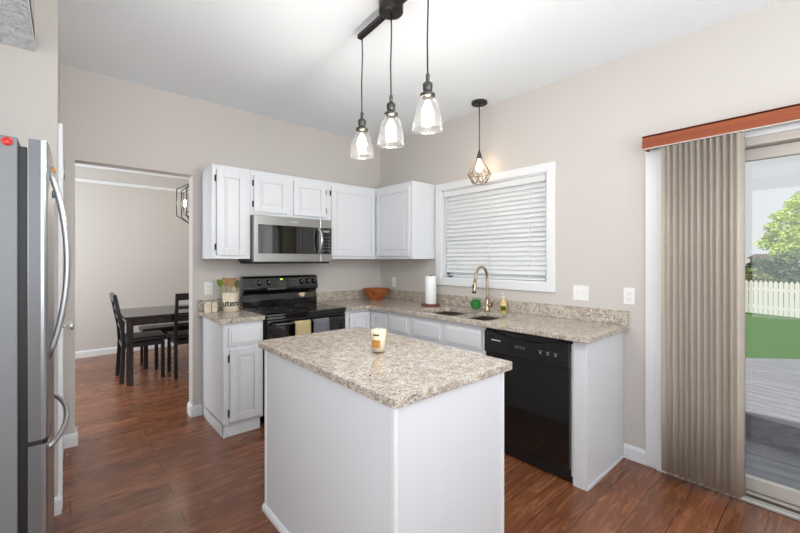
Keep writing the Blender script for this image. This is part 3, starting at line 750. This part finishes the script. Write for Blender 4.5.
for (y, z, s, m_, lab) in ((-1.69, 1.715, .013, 'orange2', 'orange magnet highest on the refrigerator door'), (-1.66, 1.675, .015, 'red', 'red magnet on the refrigerator door under the orange one'), (-1.63, 1.63, .015, 'teal', 'dark teal magnet on the refrigerator door, lowest of the three')):
    t = build('magnet', MB().lathe([(s, 0), (s, .004), (s * .8, .009), (s * .3, .012)], (FXd + .0068, y, z), 16, rot=Matrix.Rotation(R(90), 3, 'Y')), M[m_]); props(t, lab, 'magnet')

# ================================================================== ISLAND
ix0, ix1, iy0, iy1 = -2.111, -1.414, -2.754, -1.5635
bx0, bx1, by0, by1 = -2.092, -1.466, -2.730, -1.640
isl = thing('kitchen_island', 'white-panelled kitchen island in the middle of the floor', 'kitchen island', ((ix0 + ix1) / 2, (iy0 + iy1) / 2, 0))
build('body', MB().box(bx0, bx1, by0, by1, 0, CB - .001, .001), M['cab'], isl)
for x, y in ((bx0, by0), (bx1, by0), (bx0, by1), (bx1, by1)):
    sx = -1 if x == bx0 else 1; sy = -1 if y == by0 else 1
    mb = MB().box(x + sx * .004, x - sx * .014, y + sy * .0045, y - sy * .014, .0, CB - .0012, .0018)
    build('corner_trim', mb, M['trim'], isl)
mb = MB().prism([(bx0 + .001, 0), (bx0 - .014, 0), (bx0 - .014, .018), (bx0 - .006, .034), (bx0 + .001, .036)], 'y', by0, by1 + .014)
build('base_shoe', mb, M['trim'], isl)
cr = .022; top = []
for cx_, cy_, a0 in ((ix0 + cr, iy0 + cr, 180), (ix1 - cr, iy0 + cr, 270), (ix1 - cr, iy1 - cr, 0), (ix0 + cr, iy1 - cr, 90)):
    for k in range(6): a = R(a0 + 18 * k); top.append((cx_ + cr * math.cos(a), cy_ + cr * math.sin(a)))
it = build('island_worktop', MB().prism(top, 'z', CB, CZ, .003), M['granite'])
props(it, 'rectangular granite slab on top of the island', 'worktop')

# candle on the island
cx_, cy_ = -1.757, -2.215
cn = thing('candle', 'cream jar candle with an orange label on the island worktop', 'candle', (cx_, cy_, CZ))
build('wax', MB().lathe([(.0295, .0075), (.0380, .108), (.034, .110)], (cx_, cy_, CZ), 32), M['wax'], cn)
build('glass_jar', MB().lathe([(.001, .0005), (.032, .0005), (.033, .003), (.0425, .126), (.0408, .126), (.0390, .110), (.0305, .007), (.001, .006)], (cx_, cy_, CZ), 36, False, False), M['jar'], cn)
va = math.atan2(-3.69 - cy_, -2.908 - cx_)
def jarpatch(a0, a1, z0, z1, m, nm):
    def fn(u, v):
        a = va + a0 + (a1 - a0) * u; z = z0 + (z1 - z0) * v; r_ = .0333 + .0094 * z / .126 + .0006
        return Vector((cx_ + r_ * math.cos(a), cy_ + r_ * math.sin(a), CZ + z))
    build(nm, MB().grid(fn, 14, 4, .0004), m, cn)
jarpatch(-1.1, .2, .030, .066, M['orange'], 'label')
jarpatch(-.75, .05, .086, .094, M['brown'], 'label_print')
build('wick', MB().tube([(cx_, cy_, CZ + .109), (cx_ + .002, cy_, CZ + .117)], .001, 6), M['ink'], cn)

# ================================================================== WORKTOP OBJECTS
# wooden bowl
bcx, bcy = -.245, -.235
bo = thing('wooden_bowl', 'fluted brown wooden bowl in the corner of the worktop', 'bowl', (bcx, bcy, CZ))
N = 16
def flut(r0, r1, z0, z1, th):
    t = bmesh.new(); rows = []
    for j in range(9):
        v = j / 8; r_ = r0 + (r1 - r0) * v ** .8; z = z0 + (z1 - z0) * v; ring = []
        for i in range(N * 8):
            a = 2 * math.pi * i / (N * 8); rr = r_ * (1 + (.045 * v) * abs(math.sin(a * N / 2)) - .02)
            ring.append(t.verts.new((bcx + rr * math.cos(a), bcy + rr * math.sin(a), z)))
        rows.append(ring)
    for a, b in zip(rows, rows[1:]):
        for i in range(len(a)): t.faces.new((a[i], a[(i + 1) % len(a)], b[(i + 1) % len(a)], b[i]))
    t.faces.new(rows[0]); bmesh.ops.recalc_face_normals(t, faces=t.faces); bmesh.ops.solidify(t, geom=list(t.faces), thickness=th)
    return MB().add(t)
build('shell', flut(.075, .15, CZ + .002, CZ + .125, .006), M['bowlwood'], bo)
mb = MB()
for i in range(N):
    a = 2 * math.pi * i / N
    mb.tube([(bcx + .074 * math.cos(a), bcy + .074 * math.sin(a), CZ + .006), (bcx + .112 * math.cos(a), bcy + .112 * math.sin(a), CZ + .055), (bcx + .147 * math.cos(a), bcy + .147 * math.sin(a), CZ + .12)], .0042, 6)
build('groove', mb, M['redwood'], bo)
# paper towel
px, py = -.195, -1.05
pt = thing('paper_towel_holder', 'round reddish wooden paper towel holder left of the sink', 'paper towel holder', (px, py, CZ))
build('base', MB().lathe([(.093, 0), (.096, .004), (.096, .012), (.09, .017)], (px, py, CZ + .0005), 36), M['redwood'], pt)
build('post', MB().cyl((px, py, CZ + .015), .005, .282, 12).ball((px, py, CZ + .300), .007), M['redwood'], pt)
t = build('paper_towel_roll', MB().lathe([(.02, 0), (.054, 0), (.0555, .002), (.0555, .27), (.054, .272), (.02, .272), (.02, 0)], (px, py, CZ + .0178), 40, False, False), M['paper'])
props(t, 'white paper towel roll standing on its wooden holder', 'paper towel')
# sponge
t = thing('scrub_sponge', 'round bright green scrub sponge leaning by the faucet', 'sponge', (-.10, -1.53, CZ))
rt = Matrix.Rotation(R(78), 3, 'Y') @ Matrix.Identity(3)
dirv = Vector((-2.908 + .10, -3.69 + 1.53, .35)).normalized(); rt = dirv.to_track_quat('Z', 'Y').to_matrix()
build('pad', MB().lathe([(.03, 0), (.043, .004), (.047, .015), (.043, .026), (.03, .03)], (-.10, -1.53, CZ + .048), 28, rot=rt), M['green'], t)
mb = MB()
for k in range(3):
    rr = .012 + .011 * k; mb.lathe([(rr, .0295), (rr + .002, .032), (rr + .004, .0295)], (-.10, -1.53, CZ + .048), 24, False, False, rot=rt)
build('ridge', mb, M['darkgreen'], t)
# soap bottle
sx, sy = -.115, -1.835
t = thing('soap_bottle', 'amber dish soap bottle with white pump right of the faucet', 'soap bottle', (sx, sy, CZ))
build('bottle', MB().lathe([(.026, 0), (.030, .005), (.031, .05), (.028, .085), (.018, .11), (.012, .12), (.012, .128)], (sx, sy, CZ + .0005), 24), M['soap'], t)
build('pump', MB().cyl((sx, sy, CZ + .126), .014, .016, 16).cyl((sx, sy, CZ + .142), .005, .022, 10).box(sx - .032, sx + .008, sy - .006, sy + .006, CZ + .160, CZ + .170, .003), M['plate'], t)
va2 = math.atan2(-3.69 - sy, -2.908 - sx)
build('label', MB().grid(lambda u, v: Vector((sx + .0318 * math.cos(va2 - .9 + 1.8 * u), sy + .0318 * math.sin(va2 - .9 + 1.8 * u), CZ + .02 + .045 * v)), 12, 2, .0004), M['soaplabel'], t)
build('label_print', MB().grid(lambda u, v: Vector((sx + .0326 * math.cos(va2 - .5 + 1.0 * u), sy + .0326 * math.sin(va2 - .5 + 1.0 * u), CZ + .034 + .017 * v)), 12, 2, .0004), M['darkgreen'], t)
# figurine on the window trim
t = thing('window_ornament', 'tiny blue and green glazed ornament on the window sill', 'ornament', (.0, -1.115, 1.192))
build('bowl', MB().lathe([(.012, 0), (.026, .008), (.028, .016)], (.002, -1.135, 1.1922), 20), M['darkgreen'], t)
build('dome', MB().ball((.002, -1.135, 1.209), .026, 2, (1, 1, .6)), M['skyblue'], t)

# utensil crock
ux, uy = -1.825, -.19; CR = .067
cr_ = thing('utensil_crock', 'cream utensil crock with black lettering left of the range', 'utensil crock', (ux, uy, CZ))
build('pot', MB().lathe([(.060, 0), (.0625, .003), (CR, .165), (CR - .005, .165), (.057, .01), (.001, .008)], (ux, uy, CZ + .0005), 40, True, False), M['cream'], cr_)
va3 = math.atan2(-3.69 - uy, -2.908 - ux)
def wrap(co):
    a = va3 - R(64) + co.x / CR; rr = .0627 + .0043 * ((.052 + co.y) / .165) + .0009 + co.z
    return Vector((ux + rr * math.cos(a), uy + rr * math.sin(a), CZ + .052 + co.y))
build('lettering', MB().text('utensils', .078, .001, .0016, fn=wrap), M['ink'], cr_)
def utensil(name, kind, ang, lean, length, m, label, hr=.024):
    a = ang; bx_, by_ = ux + .024 * math.cos(a), uy + .024 * math.sin(a); tx, ty = ux + lean * math.cos(a), uy + lean * math.sin(a)
    p0 = Vector((bx_, by_, CZ + .012)); p1 = Vector((tx, ty, CZ + length))
    d = (p1 - p0).normalized(); t = thing(name, label, 'utensil', tuple(p0), 'utensils in the crock')
    L = (p1 - p0).length
    build('handle', MB().tube([p0, p0 + d * L * .5, p0 + d * (L - .05)], [.005, .0055, .005], 8), m, t)
    side = Vector((-math.sin(va3), math.cos(va3), 0)); nrm = d.cross(side).normalized()
    def fn(u, v):
        s = (v - .5) * 2; wd = hr * math.sqrt(max(.02, 1 - s * s)) if kind == 'spoon' else hr * (.55 + .45 * min(1, v * 3)) 
        x = (u - .5) * 2; cup = (-.010 * (1 - x * x) * (1 - s * s)) if kind == 'spoon' else 0
        return p0 + d * (L - .05 + .075 * v) + side * (x * wd) + nrm * cup
    build('head', MB().grid(fn, 8, 10, .004), m, t)
utensil('cooking_spoon', 'spoon', va3 - 1.45, .088, .262, M['lime'], 'lime green cooking spoon leaning left in the crock', .02)
utensil('cooking_spoon', 'spoon', va3 - 1.1, .056, .278, M['spoon'], 'wooden cooking spoon with large round bowl in the crock', .026)
utensil('spatula', 'flat', va3 + .2, .018, .268, M['spoon'], 'flat wooden spatula standing in the middle of the crock', .026)
utensil('spatula', 'flat', va3 + 1.4, .034, .270, M['spoon'], 'narrow wooden spatula right of the middle in the crock', .015)
utensil('cooking_spoon', 'spoon', va3 + 1.35, .056, .252, M['olive'], 'olive green cooking spoon leaning right in the crock', .018)

# salt and pepper boxes
for (bx_, by_, lab) in ((-2.003, -.16, 'cream wooden shaker block, left of the pair'), (-1.952, -.155, 'cream wooden shaker block, right of the pair')):
    t = thing('shaker_block', lab + ' on the small worktop', 'shaker', (bx_, by_, CZ), 'shaker blocks on the small worktop')
    build('block', MB().box(bx_ - .022, bx_ + .022, by_ - .022, by_ + .022, CZ + .0005, CZ + .075, .003), M['cream'], t)
    build('lid', MB().box(bx_ - .0215, bx_ + .0215, by_ - .0215, by_ + .0215, CZ + .076, CZ + .088, .003), M['cream'], t)
    build('script', MB().tube([(bx_ - .013 + .0022 * k, by_ - .0225, CZ + .05 + .0022 * math.sin(k * 2.2)) for k in range(13)], .0007, 5), M['ink'], t)

# outlets and switches
def plate(name, facing, plane, a, z, wdt, label, kind):
    p = thing(name, label, 'outlet' if kind == 'outlet' else 'light switch', (a, plane, z) if facing == '-y' else (plane, a, z))
    mb = MB(fmap(facing, plane)); mb.box(a - wdt / 2, a + wdt / 2, .0005, .006, z - .0575, z + .0575, .002); fix(mb); build('cover_plate', mb, M['plate'], p)
    n = 2 if wdt > .1 else 1
    for i in range(n):
        c_ = a + (i - (n - 1) / 2) * .046
        mb = MB(fmap(facing, plane))
        if kind == 'outlet':
            for dz in (-.02, .02):
                mb.box(c_ - .011, c_ - .008, .0058, .0068, z + dz - .005, z + dz + .006).box(c_ + .008, c_ + .011, .0058, .0068, z + dz - .005, z + dz + .006).cyl((c_, .0058, z + dz - .010), .003, .001, 8, 'y')
            fix(mb); build('socket_slot', mb, M['slot'], p)
        else:
            mb.box(c_ - .005, c_ + .005, .0058, .007, z - .012, z + .012, .001).box(c_ - .003, c_ + .003, .0065, .014, z - .001, z + .009, .001)
            fix(mb); build('toggle', mb, M['plate'], p)
plate('light_switch', '-x', 0, -2.436, 1.118, .116, 'white double switch plate on the wall between window and patio door', 'switch')
plate('wall_outlet', '-x', 0, -2.765, 1.118, .07, 'white single outlet nearest the patio door', 'outlet')
plate('light_switch', '-x', 0, -.257, 1.105, .07, 'white single switch plate in the corner behind the wooden bowl', 'switch')
plate('wall_outlet', '-y', 0, -1.958, 1.112, .072, 'white outlet plate above the small worktop left of the crock', 'outlet')

# ================================================================== PENDANTS
PX = 0.0; PYS = (.30, 0, -.30)
pf = thing('pendant_fixture', 'dark bronze linear ceiling fixture with three clear glass pendant shades above the island', 'pendant light', (0, 0, ZC))
build('canopy', MB().lathe([(.063, -.074), (.066, -.070), (.066, -.0005)], (PX, PYS[1], ZC), 36).cyl((PX - .028, PYS[1] - .02, ZC - .078), .005, .006, 8).cyl((PX + .028, PYS[1] + .02, ZC - .078), .005, .006, 8), M['bronze'], pf)
build('bar', MB().box(PX - .016, PX + .016, PYS[0] + .03, PYS[2] - .03, ZC - .068, ZC - .042, .003), M['bronze'], pf)
for y in PYS:
    build('cord', MB().tube([(PX, y, ZC - .06), (PX + .003, y, 2.6), (PX - .002, y + .001, 2.42), (PX, y, 2.255)], .0038, 8), M['blackm'], pf)
    build('socket', MB().lathe([(.008, .075), (.010, .105), (.005, .12)], (PX, y, 2.145), 20).lathe([(.030, .002), (.036, .004), (.036, .016), (.026, .022), (.020, .03), (.022, .034), (.024, .05), (.024, .066), (.017, .072), (.011, .078)], (PX, y, 2.145), 28), M['pewter'], pf)
    prof = [(.024, .155), (.036, .150), (.048, .135), (.058, .110), (.066, .075), (.070, .040), (.0725, .012), (.0725, .0)]
    prof2 = [(r_ - .0025, z_) for r_, z_ in reversed(prof)]
    build('shade', MB().lathe(prof + prof2, (PX, y, 1.990), 40, False, False), M['shade'], pf)
    build('bulb', MB().lathe([(.010, .115), (.013, .105), (.022, .085), (.028, .065), (.029, .05), (.024, .032), (.012, .022), (.001, .02)], (PX, y, 2.015), 24, False, False), M['bulb'], pf)

pf.location = (-1.589, -2.108, ZC); pf.rotation_euler = (0, 0, -math.atan2(.022, .314))
gx, gy = -.137, -1.600
gp = thing('pendant_light', 'small geometric wire-cage pendant hanging over the sink', 'pendant light', (gx, gy, ZC))
build('canopy', MB().lathe([(.066, -.022), (.070, -.018), (.070, -.0005)], (gx, gy, ZC), 32), M['blackm'], gp)
build('cord', MB().tube([(gx, gy, ZC - .02), (gx, gy, 2.31)], .0045, 8), M['pewter'], gp)
build('socket', MB().lathe([(.007, .075), (.014, .055), (.022, .025), (.024, .0)], (gx, gy, 2.27), 20), M['pewter'], gp)
mb = MB(); n = 8
ring_t = [Vector((gx + .020 * math.cos(2 * math.pi * k / n), gy + .020 * math.sin(2 * math.pi * k / n), 2.275)) for k in range(n)]
ring_m = [Vector((gx + .104 * math.cos(2 * math.pi * k / n), gy + .104 * math.sin(2 * math.pi * k / n), 2.135)) for k in range(n)]
ring_b = [Vector((gx + .062 * math.cos(2 * math.pi * (k + .5) / n), gy + .062 * math.sin(2 * math.pi * (k + .5) / n), 2.055)) for k in range(n)]
rw = .0028
for k in range(n):
    if k % 2 == 0: mb.tube([ring_t[k], ring_m[k]], rw, 6)
    else: mb.tube([ring_t[k], ring_m[k]], rw, 6)
    mb.tube([ring_m[k], ring_m[(k + 1) % n]], rw, 6); mb.tube([ring_m[k], ring_b[k]], rw, 6); mb.tube([ring_m[(k + 1) % n], ring_b[k]], rw, 6); mb.tube([ring_b[k], ring_b[(k + 1) % n]], rw, 6)
build('wire_cage', mb, M['gold'], gp)
build('bulb', MB().lathe([(.012, .125), (.014, .105), (.024, .08), (.031, .055), (.031, .035), (.022, .014), (.001, .004)], (gx, gy, 2.145), 24, False, False), M['bulb2'], gp)
light('sink_pendant_lamp', 'POINT', (gx, gy, 2.20), (0, 0, 0), 2.2, (1, .82, .58), shadow_soft_size=.035)
for x, y in ((-1.568, -1.81), (-1.589, -2.108), (-1.610, -2.406)): light('pendant_lamp', 'POINT', (x, y, 1.975), (0, 0, 0), 7.5, (1, .95, .88), shadow_soft_size=.03)

# ================================================================== DINING ROOM
TX0, TX1, TY0, TY1 = -2.44, -.95, 1.32, 2.24
tb = thing('dining_table', 'dark espresso rectangular dining table in the next room', 'table', ((TX0 + TX1) / 2, (TY0 + TY1) / 2, 0))
build('tabletop', MB().box(TX0, TX1, TY0, TY1, .725, .75, .004), M['dark_wood'], tb)
build('apron', MB().box(TX0 + .04, TX1 - .04, TY0 + .04, TY0 + .06, .645, .725).box(TX0 + .04, TX1 - .04, TY1 - .06, TY1 - .04, .645, .725).box(TX0 + .04, TX0 + .06, TY0 + .04, TY1 - .04, .645, .725).box(TX1 - .06, TX1 - .04, TY0 + .04, TY1 - .04, .645, .725), M['dark_wood'], tb)
for x in (TX0 + .05, TX1 - .05):
    for y in (TY0 + .05, TY1 - .05):
        build('leg', MB().lathe([(.034, 0), (.047, .66), (.047, .724)], (x, y, 0), 4, rot=None) if False else MB().box(x - .03, x + .03, y - .03, y + .03, 0, .724, .004), M['dark_wood'], tb)

def make_chair(label):
    c = thing('dining_chair', label, 'chair', (0, 0, 0), 'dining chairs at the table')
    w, dpt = .21, .20
    for sx_ in (-1, 1):
        build('leg', MB().box(sx_ * w - .018, sx_ * w + .018, dpt - .036, dpt, 0, .43, .003), M['black_wood'], c)
        # rear leg sweeping up into the back post
        pl = [(-dpt - .03, 0), (-dpt + .012, 0), (-dpt + .03, .42), (-dpt + .02, .60), (-dpt - .05, .98), (-dpt - .085, .975), (-dpt - .02, .60), (-dpt - .008, .42)]
        build('back_post', MB().prism(pl, 'x', sx_ * w - .016, sx_ * w + .016), M['black_wood'], c)
    build('seat_rail', MB().box(-w, w, -dpt, dpt - .01, .385, .435, .003), M['black_wood'], c)
    build('seat', MB().box(-w - .025, w + .025, -dpt + .03, dpt + .03, .436, .485, .02, 3), M['leather'], c)
    for i, z in enumerate((.60, .70, .80)):
        yy = -dpt - .005 - (z - .6) * .17; build('back_slat', MB().box(-w + .016, w - .016, yy - .01, yy + .01, z, z + .035, .003), M['black_wood'], c)
    build('top_rail', MB().box(-w - .016, w + .016, -dpt - .082, -dpt - .05, .905, .985, .008), M['black_wood'], c)
    return c
ch1 = make_chair('black ladder-back chair at the left end of the dining table, seen from the side')
ch2 = dup(ch1); ch2['label'] = 'black ladder-back chair on the near side of the dining table, seen from behind'
ch1.location = (-2.245, 1.70, 0); ch1.rotation_euler = (0, 0, R(-90))
ch2.location = (-1.755, 1.50, 0)
tg = build('paper_tag', MB().grid(lambda u, v: Vector((-.10 + .07 * u, .18 + .01 * math.sin(u * 5 + v * 4), .30 + .075 * v + .02 * u)), 6, 6, .001), M['tag'], ch1, label='pale blue paper tag')
tg.location = (.30, -.18, .03)
bn = thing('dining_bench', 'black padded bench along the far side of the dining table', 'bench', (-1.6, 2.15, 0))
build('seat', MB().box(-2.20, -1.1, 1.99, 2.33, .44, .50, .02, 3), M['leather'], bn)
build('seat_frame', MB().box(-2.18, -1.12, 2.01, 2.31, .395, .439), M['dark_wood'], bn)
for x in (-2.16, -1.14):
    for y in (2.03, 2.29): build('leg', MB().box(x - .025, x + .025, y - .025, y + .025, 0, .394, .003), M['dark_wood'], bn)

hx_, hy_ = -1.700, 1.78
cl = thing('lantern_chandelier', 'black open-frame hexagonal lantern hanging over the dining table', 'chandelier', (hx_, hy_, ZC))
build('canopy', MB().lathe([(.06, -.025), (.065, -.02), (.065, -.0005)], (hx_, hy_, ZC), 24), M['blackm'], cl)
build('rod', MB().cyl((hx_, hy_, 2.33), .006, ZC - 2.33 - .02, 10), M['blackm'], cl)
def hexf(sc_, zc_, rotz, r_):
    H = .27 * sc_; W_ = .165 * sc_
    p = [(0, H), (W_, H * .62), (W_, -H * .62), (0, -H), (-W_, -H * .62), (-W_, H * .62)]
    c_, s_ = math.cos(rotz), math.sin(rotz)
    P3 = [Vector((hx_ + a * c_, hy_ + a * s_, zc_ + b)) for a, b in p]
    m_ = MB()
    for i in range(6): m_.tube([P3[i], P3[(i + 1) % 6]], r_, 6)
    return m_
for sc_, nm in ((1.0, 'outer_frame'), (.72, 'inner_frame')):
    mb = MB()
    for rz in (R(0), R(60), R(120)):
        o = hexf(sc_, 2.09, rz + (0 if sc_ == 1 else R(30)), .006 if sc_ == 1 else .004)
        mb.add(o.bm)
    build(nm, mb, M['blackm'], cl)
for k in range(3):
    a = R(150) + k * 2.094; bx_, by_ = hx_ + .075 * math.cos(a), hy_ + .075 * math.sin(a)
    build('bulb', MB().lathe([(.008, -.03), (.010, 0), (.018, .02), (.019, .035), (.010, .055), (.002, .068)], (bx_, by_, 2.075), 16, False, False), M['bulb3'], cl)
    build('candle_sleeve', MB().tube([(hx_, hy_, 1.98), (bx_, by_, 1.99), (bx_, by_, 2.05)], .006, 8), M['blackm'], cl)
light('dining_lamp', 'POINT', (hx_, hy_, 2.09), (0, 0, 0), 8, (1, .88, .7), shadow_soft_size=.06)

# ================================================================== OUTSIDE
struct('ground', MB().box(.0, 60, -40, 40, -.5, -.31), mat('soil', rgb(80, 70, 55), .95))
lw = build('lawn', MB().box(.3, 40, -30, 30, -.309, -.30), M['grass']); props(lw, 'bright green mown lawn beyond the deck', 'lawn', kind='stuff')
def boards(poly, ang, z, origin, w_=.14, L_=8):
    """boards clipped to polygon by convex bisect"""
    mb = MB(); c_, s_ = math.cos(ang), math.sin(ang)
    t = bmesh.new()
    n = int(L_ / w_)
    for k in range(-n, n):
        a0, a1 = k * w_ + .004, (k + 1) * w_ - .004
        for q in ((a0, a1),):
            vs = []
            for (aa, bb) in ((a0, -L_), (a1, -L_), (a1, L_), (a0, L_)):
                vs.append((origin[0] + aa * c_ - bb * s_, origin[1] + aa * s_ + bb * c_))
            lo = [t.verts.new((x, y, z - .025)) for x, y in vs]; hi = [t.verts.new((x, y, z)) for x, y in vs]
            t.faces.new(lo); t.faces.new(hi)
            for i in range(4): t.faces.new((lo[i], lo[(i + 1) % 4], hi[(i + 1) % 4], hi[i]))
    m_ = len(poly)
    for i in range(m_):
        p, q = Vector(poly[i] + (0,)), Vector(poly[(i + 1) % m_] + (0,)); d = q - p; nn = Vector((d.y, -d.x, 0))  # outward for CCW
        r_ = bmesh.ops.bisect_plane(t, geom=list(t.verts) + list(t.edges) + list(t.faces), plane_co=p, plane_no=nn, clear_outer=True)
        ed = [e for e in r_['geom_cut'] if isinstance(e, bmesh.types.BMEdge)]
        if ed: bmesh.ops.holes_fill(t, edges=ed)
    bmesh.ops.recalc_face_normals(t, faces=t.faces)
    return mb.add(t)
dk = thing('deck', 'weathered grey wooden deck with a raised platform outside the patio door', 'deck', (1.5, -3.2, -.3))
up = [(.95, -5.3), (4.2, -5.0), (4.55, -3.7), (4.44, -3.2), (4.08, -2.9), (2.6, -1.5), (2.0, -.85)]
build('lower_boards', boards([(.14, -6), (1.9, -6), (1.9, .5), (.14, .5)], 0, -.15, (.14, 0)), M['deck'], dk)
build('upper_boards', boards(up, R(-12.5), .054, (1.46, -3.2)), M['deck'], dk)
e0, e1 = Vector((.95, -5.3, 0)), Vector((2.0, -.85, 0)); d = (e1 - e0).normalized(); nrm = Vector((-d.y, d.x, 0)) * -1
nrm = Vector((d.y, -d.x, 0))
pp = [e0 + nrm * .005, e1 + nrm * .005, e1 + nrm * .03, e0 + nrm * .03]
build('riser', MB().prism([(p.x, p.y) for p in pp], 'z', -.15, .028), M['deck'], dk)
build('joists', MB().prism([(x, y) for x, y in [(1.3, -4.9), (4.0, -4.8), (4.2, -3.4), (2.6, -1.8), (2.2, -1.3)]], 'z', -.3, .02), M['bark'], dk)

# picket fence
fdir = Vector((-.44, -1.16, 0)).normalized(); f0 = Vector((12.76, -1.93, -.3)) - fdir * 7
fn_ = thing('picket_fence', 'white picket fence across the far side of the lawn', 'fence', tuple(f0 + fdir * 8))
ang = math.atan2(fdir.y, fdir.x); rotm = Matrix.Translation(f0) @ Matrix.Rotation(ang, 4, 'Z')
mb = MB(rotm)
for k in range(132):
    x = k * .118
    mb.prism([(x, .06), (x + .095, .06), (x + .095, .98), (x + .0475, 1.05), (x, .98)], 'y', -.01, .01)
build('picket_panel', mb, M['fence'], fn_)
build('rail', MB(rotm).box(0, 15.6, .01, .05, .22, .30).box(0, 15.6, .01, .05, .75, .83), M['fence'], fn_)
for k in range(7):
    build('post', MB(rotm).box(k * 2.4 + 1.72, k * 2.4 + 1.84, -.05, .07, 0, 1.12).prism([(k * 2.4 + 1.70, 1.12), (k * 2.4 + 1.86, 1.12), (k * 2.4 + 1.78, 1.24)], 'y', -.07, .09), M['fence'], fn_)

def leaves(blobs, n, size, m, name, parent):
    rnd = random.Random(len(blobs) * 31 + n); t = bmesh.new()
    tot = sum(b[3] ** 2 for b in blobs)
    for (x, y, z, r_) in blobs:
        for _ in range(int(n * r_ * r_ / tot)):
            v = Vector((rnd.gauss(0, 1), rnd.gauss(0, 1), rnd.gauss(0, 1))).normalized() * r_ * rnd.uniform(.55, 1.03)
            v.z *= .8; p = Vector((x, y, z)) + v
            a = Vector((rnd.gauss(0, 1), rnd.gauss(0, 1), rnd.gauss(0, .6))).normalized(); b = a.cross(Vector((rnd.gauss(0, 1), rnd.gauss(0, 1), rnd.gauss(0, 1)))).normalized()
            s_ = size * rnd.uniform(.6, 1.3)
            t.faces.new([t.verts.new(p + a * s_), t.verts.new(p + b * s_ * .6), t.verts.new(p - a * s_), t.verts.new(p - b * s_ * .6)])
    return build(name, MB().add(t), m, parent)
def at(u, v, d):
    Fv = Vector((math.cos(HEAD), math.sin(HEAD), 0)); Rv = Vector((math.sin(HEAD), -math.cos(HEAD), 0))
    p = Vector(cam.location) + Fv * d + Rv * ((u - CX) / F_PX * d); p.z = cam.location.z - (v - CY) / F_PX * d; return p
c0 = at(820, 240, 18)
tr = thing('maple_tree', 'bright yellow-green leafy tree behind the white fence', 'tree', (c0.x, c0.y, -.3))
rb = random.Random(3); bl_ = []
for u, v, r_ in ((815, 205, 1.0), (800, 215, .75), (790, 225, .7), (778, 240, .6), (768, 243, .45), (800, 240, .9), (785, 252, .55), (820, 245, 1.2), (840, 225, 1.3), (805, 262, .7), (797, 204, .5), (772, 228, .32), (845, 255, 1.2), (779, 217, .35)):
    p = at(u, v, 18 + rb.uniform(-.8, .8)); bl_.append((p.x, p.y, p.z, r_))
leaves(bl_, 9000, .085, M['leaf'], 'crown', tr)
build('trunk', MB().tube([(c0.x, c0.y, -.3), (c0.x + .1, c0.y, 1.0), (c0.x, c0.y + .1, 2.4), (c0.x + .1, c0.y - .1, 3.6)], [.2, .16, .12, .05], 12), M['bark'], tr)
for (u, v, d_, r_, m_, lab) in ((751, 276, 13.5, .34, 'leaf3', 'olive shrub just behind the fence beside the blind'), (768, 283, 13.6, .26, 'leaf3', 'small pale shrub behind the fence, second from the blind'), (784, 284, 12.9, .22, 'leaf2', 'small dark shrub behind the fence under the tree'), (795, 268, 15.5, .8, 'leaf2', 'dark green bush mass under the tree behind the fence'), (762, 266, 22, .6, 'leaf2', 'distant dark bush below the house roof')):
    p = at(u, v, d_); p.z = max(p.z, -.3 + 1.75 * r_); s_ = thing('shrub', lab, 'shrub', (p.x, p.y, -.3), 'shrubs behind the fence')
    leaves([(p.x, p.y, p.z, r_), (p.x + .3 * r_, p.y - .7 * r_, p.z - .2 * r_, r_ * .7), (p.x - .2 * r_, p.y + .7 * r_, p.z - .25 * r_, r_ * .7), (p.x, p.y, p.z - .9 * r_, r_ * .9)], 1500, .05 * (1 + r_), M[m_], 'foliage', s_)
    build('stem', MB().tube([(p.x, p.y, -.3), (p.x + .03, p.y, p.z)], [.04, .02], 8), M['bark'], s_)
h0 = at(766, 262, 42)
hs = thing('neighbour_house', 'distant low house with grey-brown roof behind the fence', 'house', (h0.x, h0.y, -.3))
build('wall', MB().box(h0.x, h0.x + 6, h0.y - 1.3, h0.y + 1.3, -.3, 1.5), M['siding'], hs)
build('roof', MB().prism([(h0.y - 1.6, 1.5), (h0.y + 1.6, 1.5), (h0.y + .9, 2.0), (h0.y - .9, 2.0)], 'x', h0.x - .4, h0.x + 6.4), M['shingle'], hs)
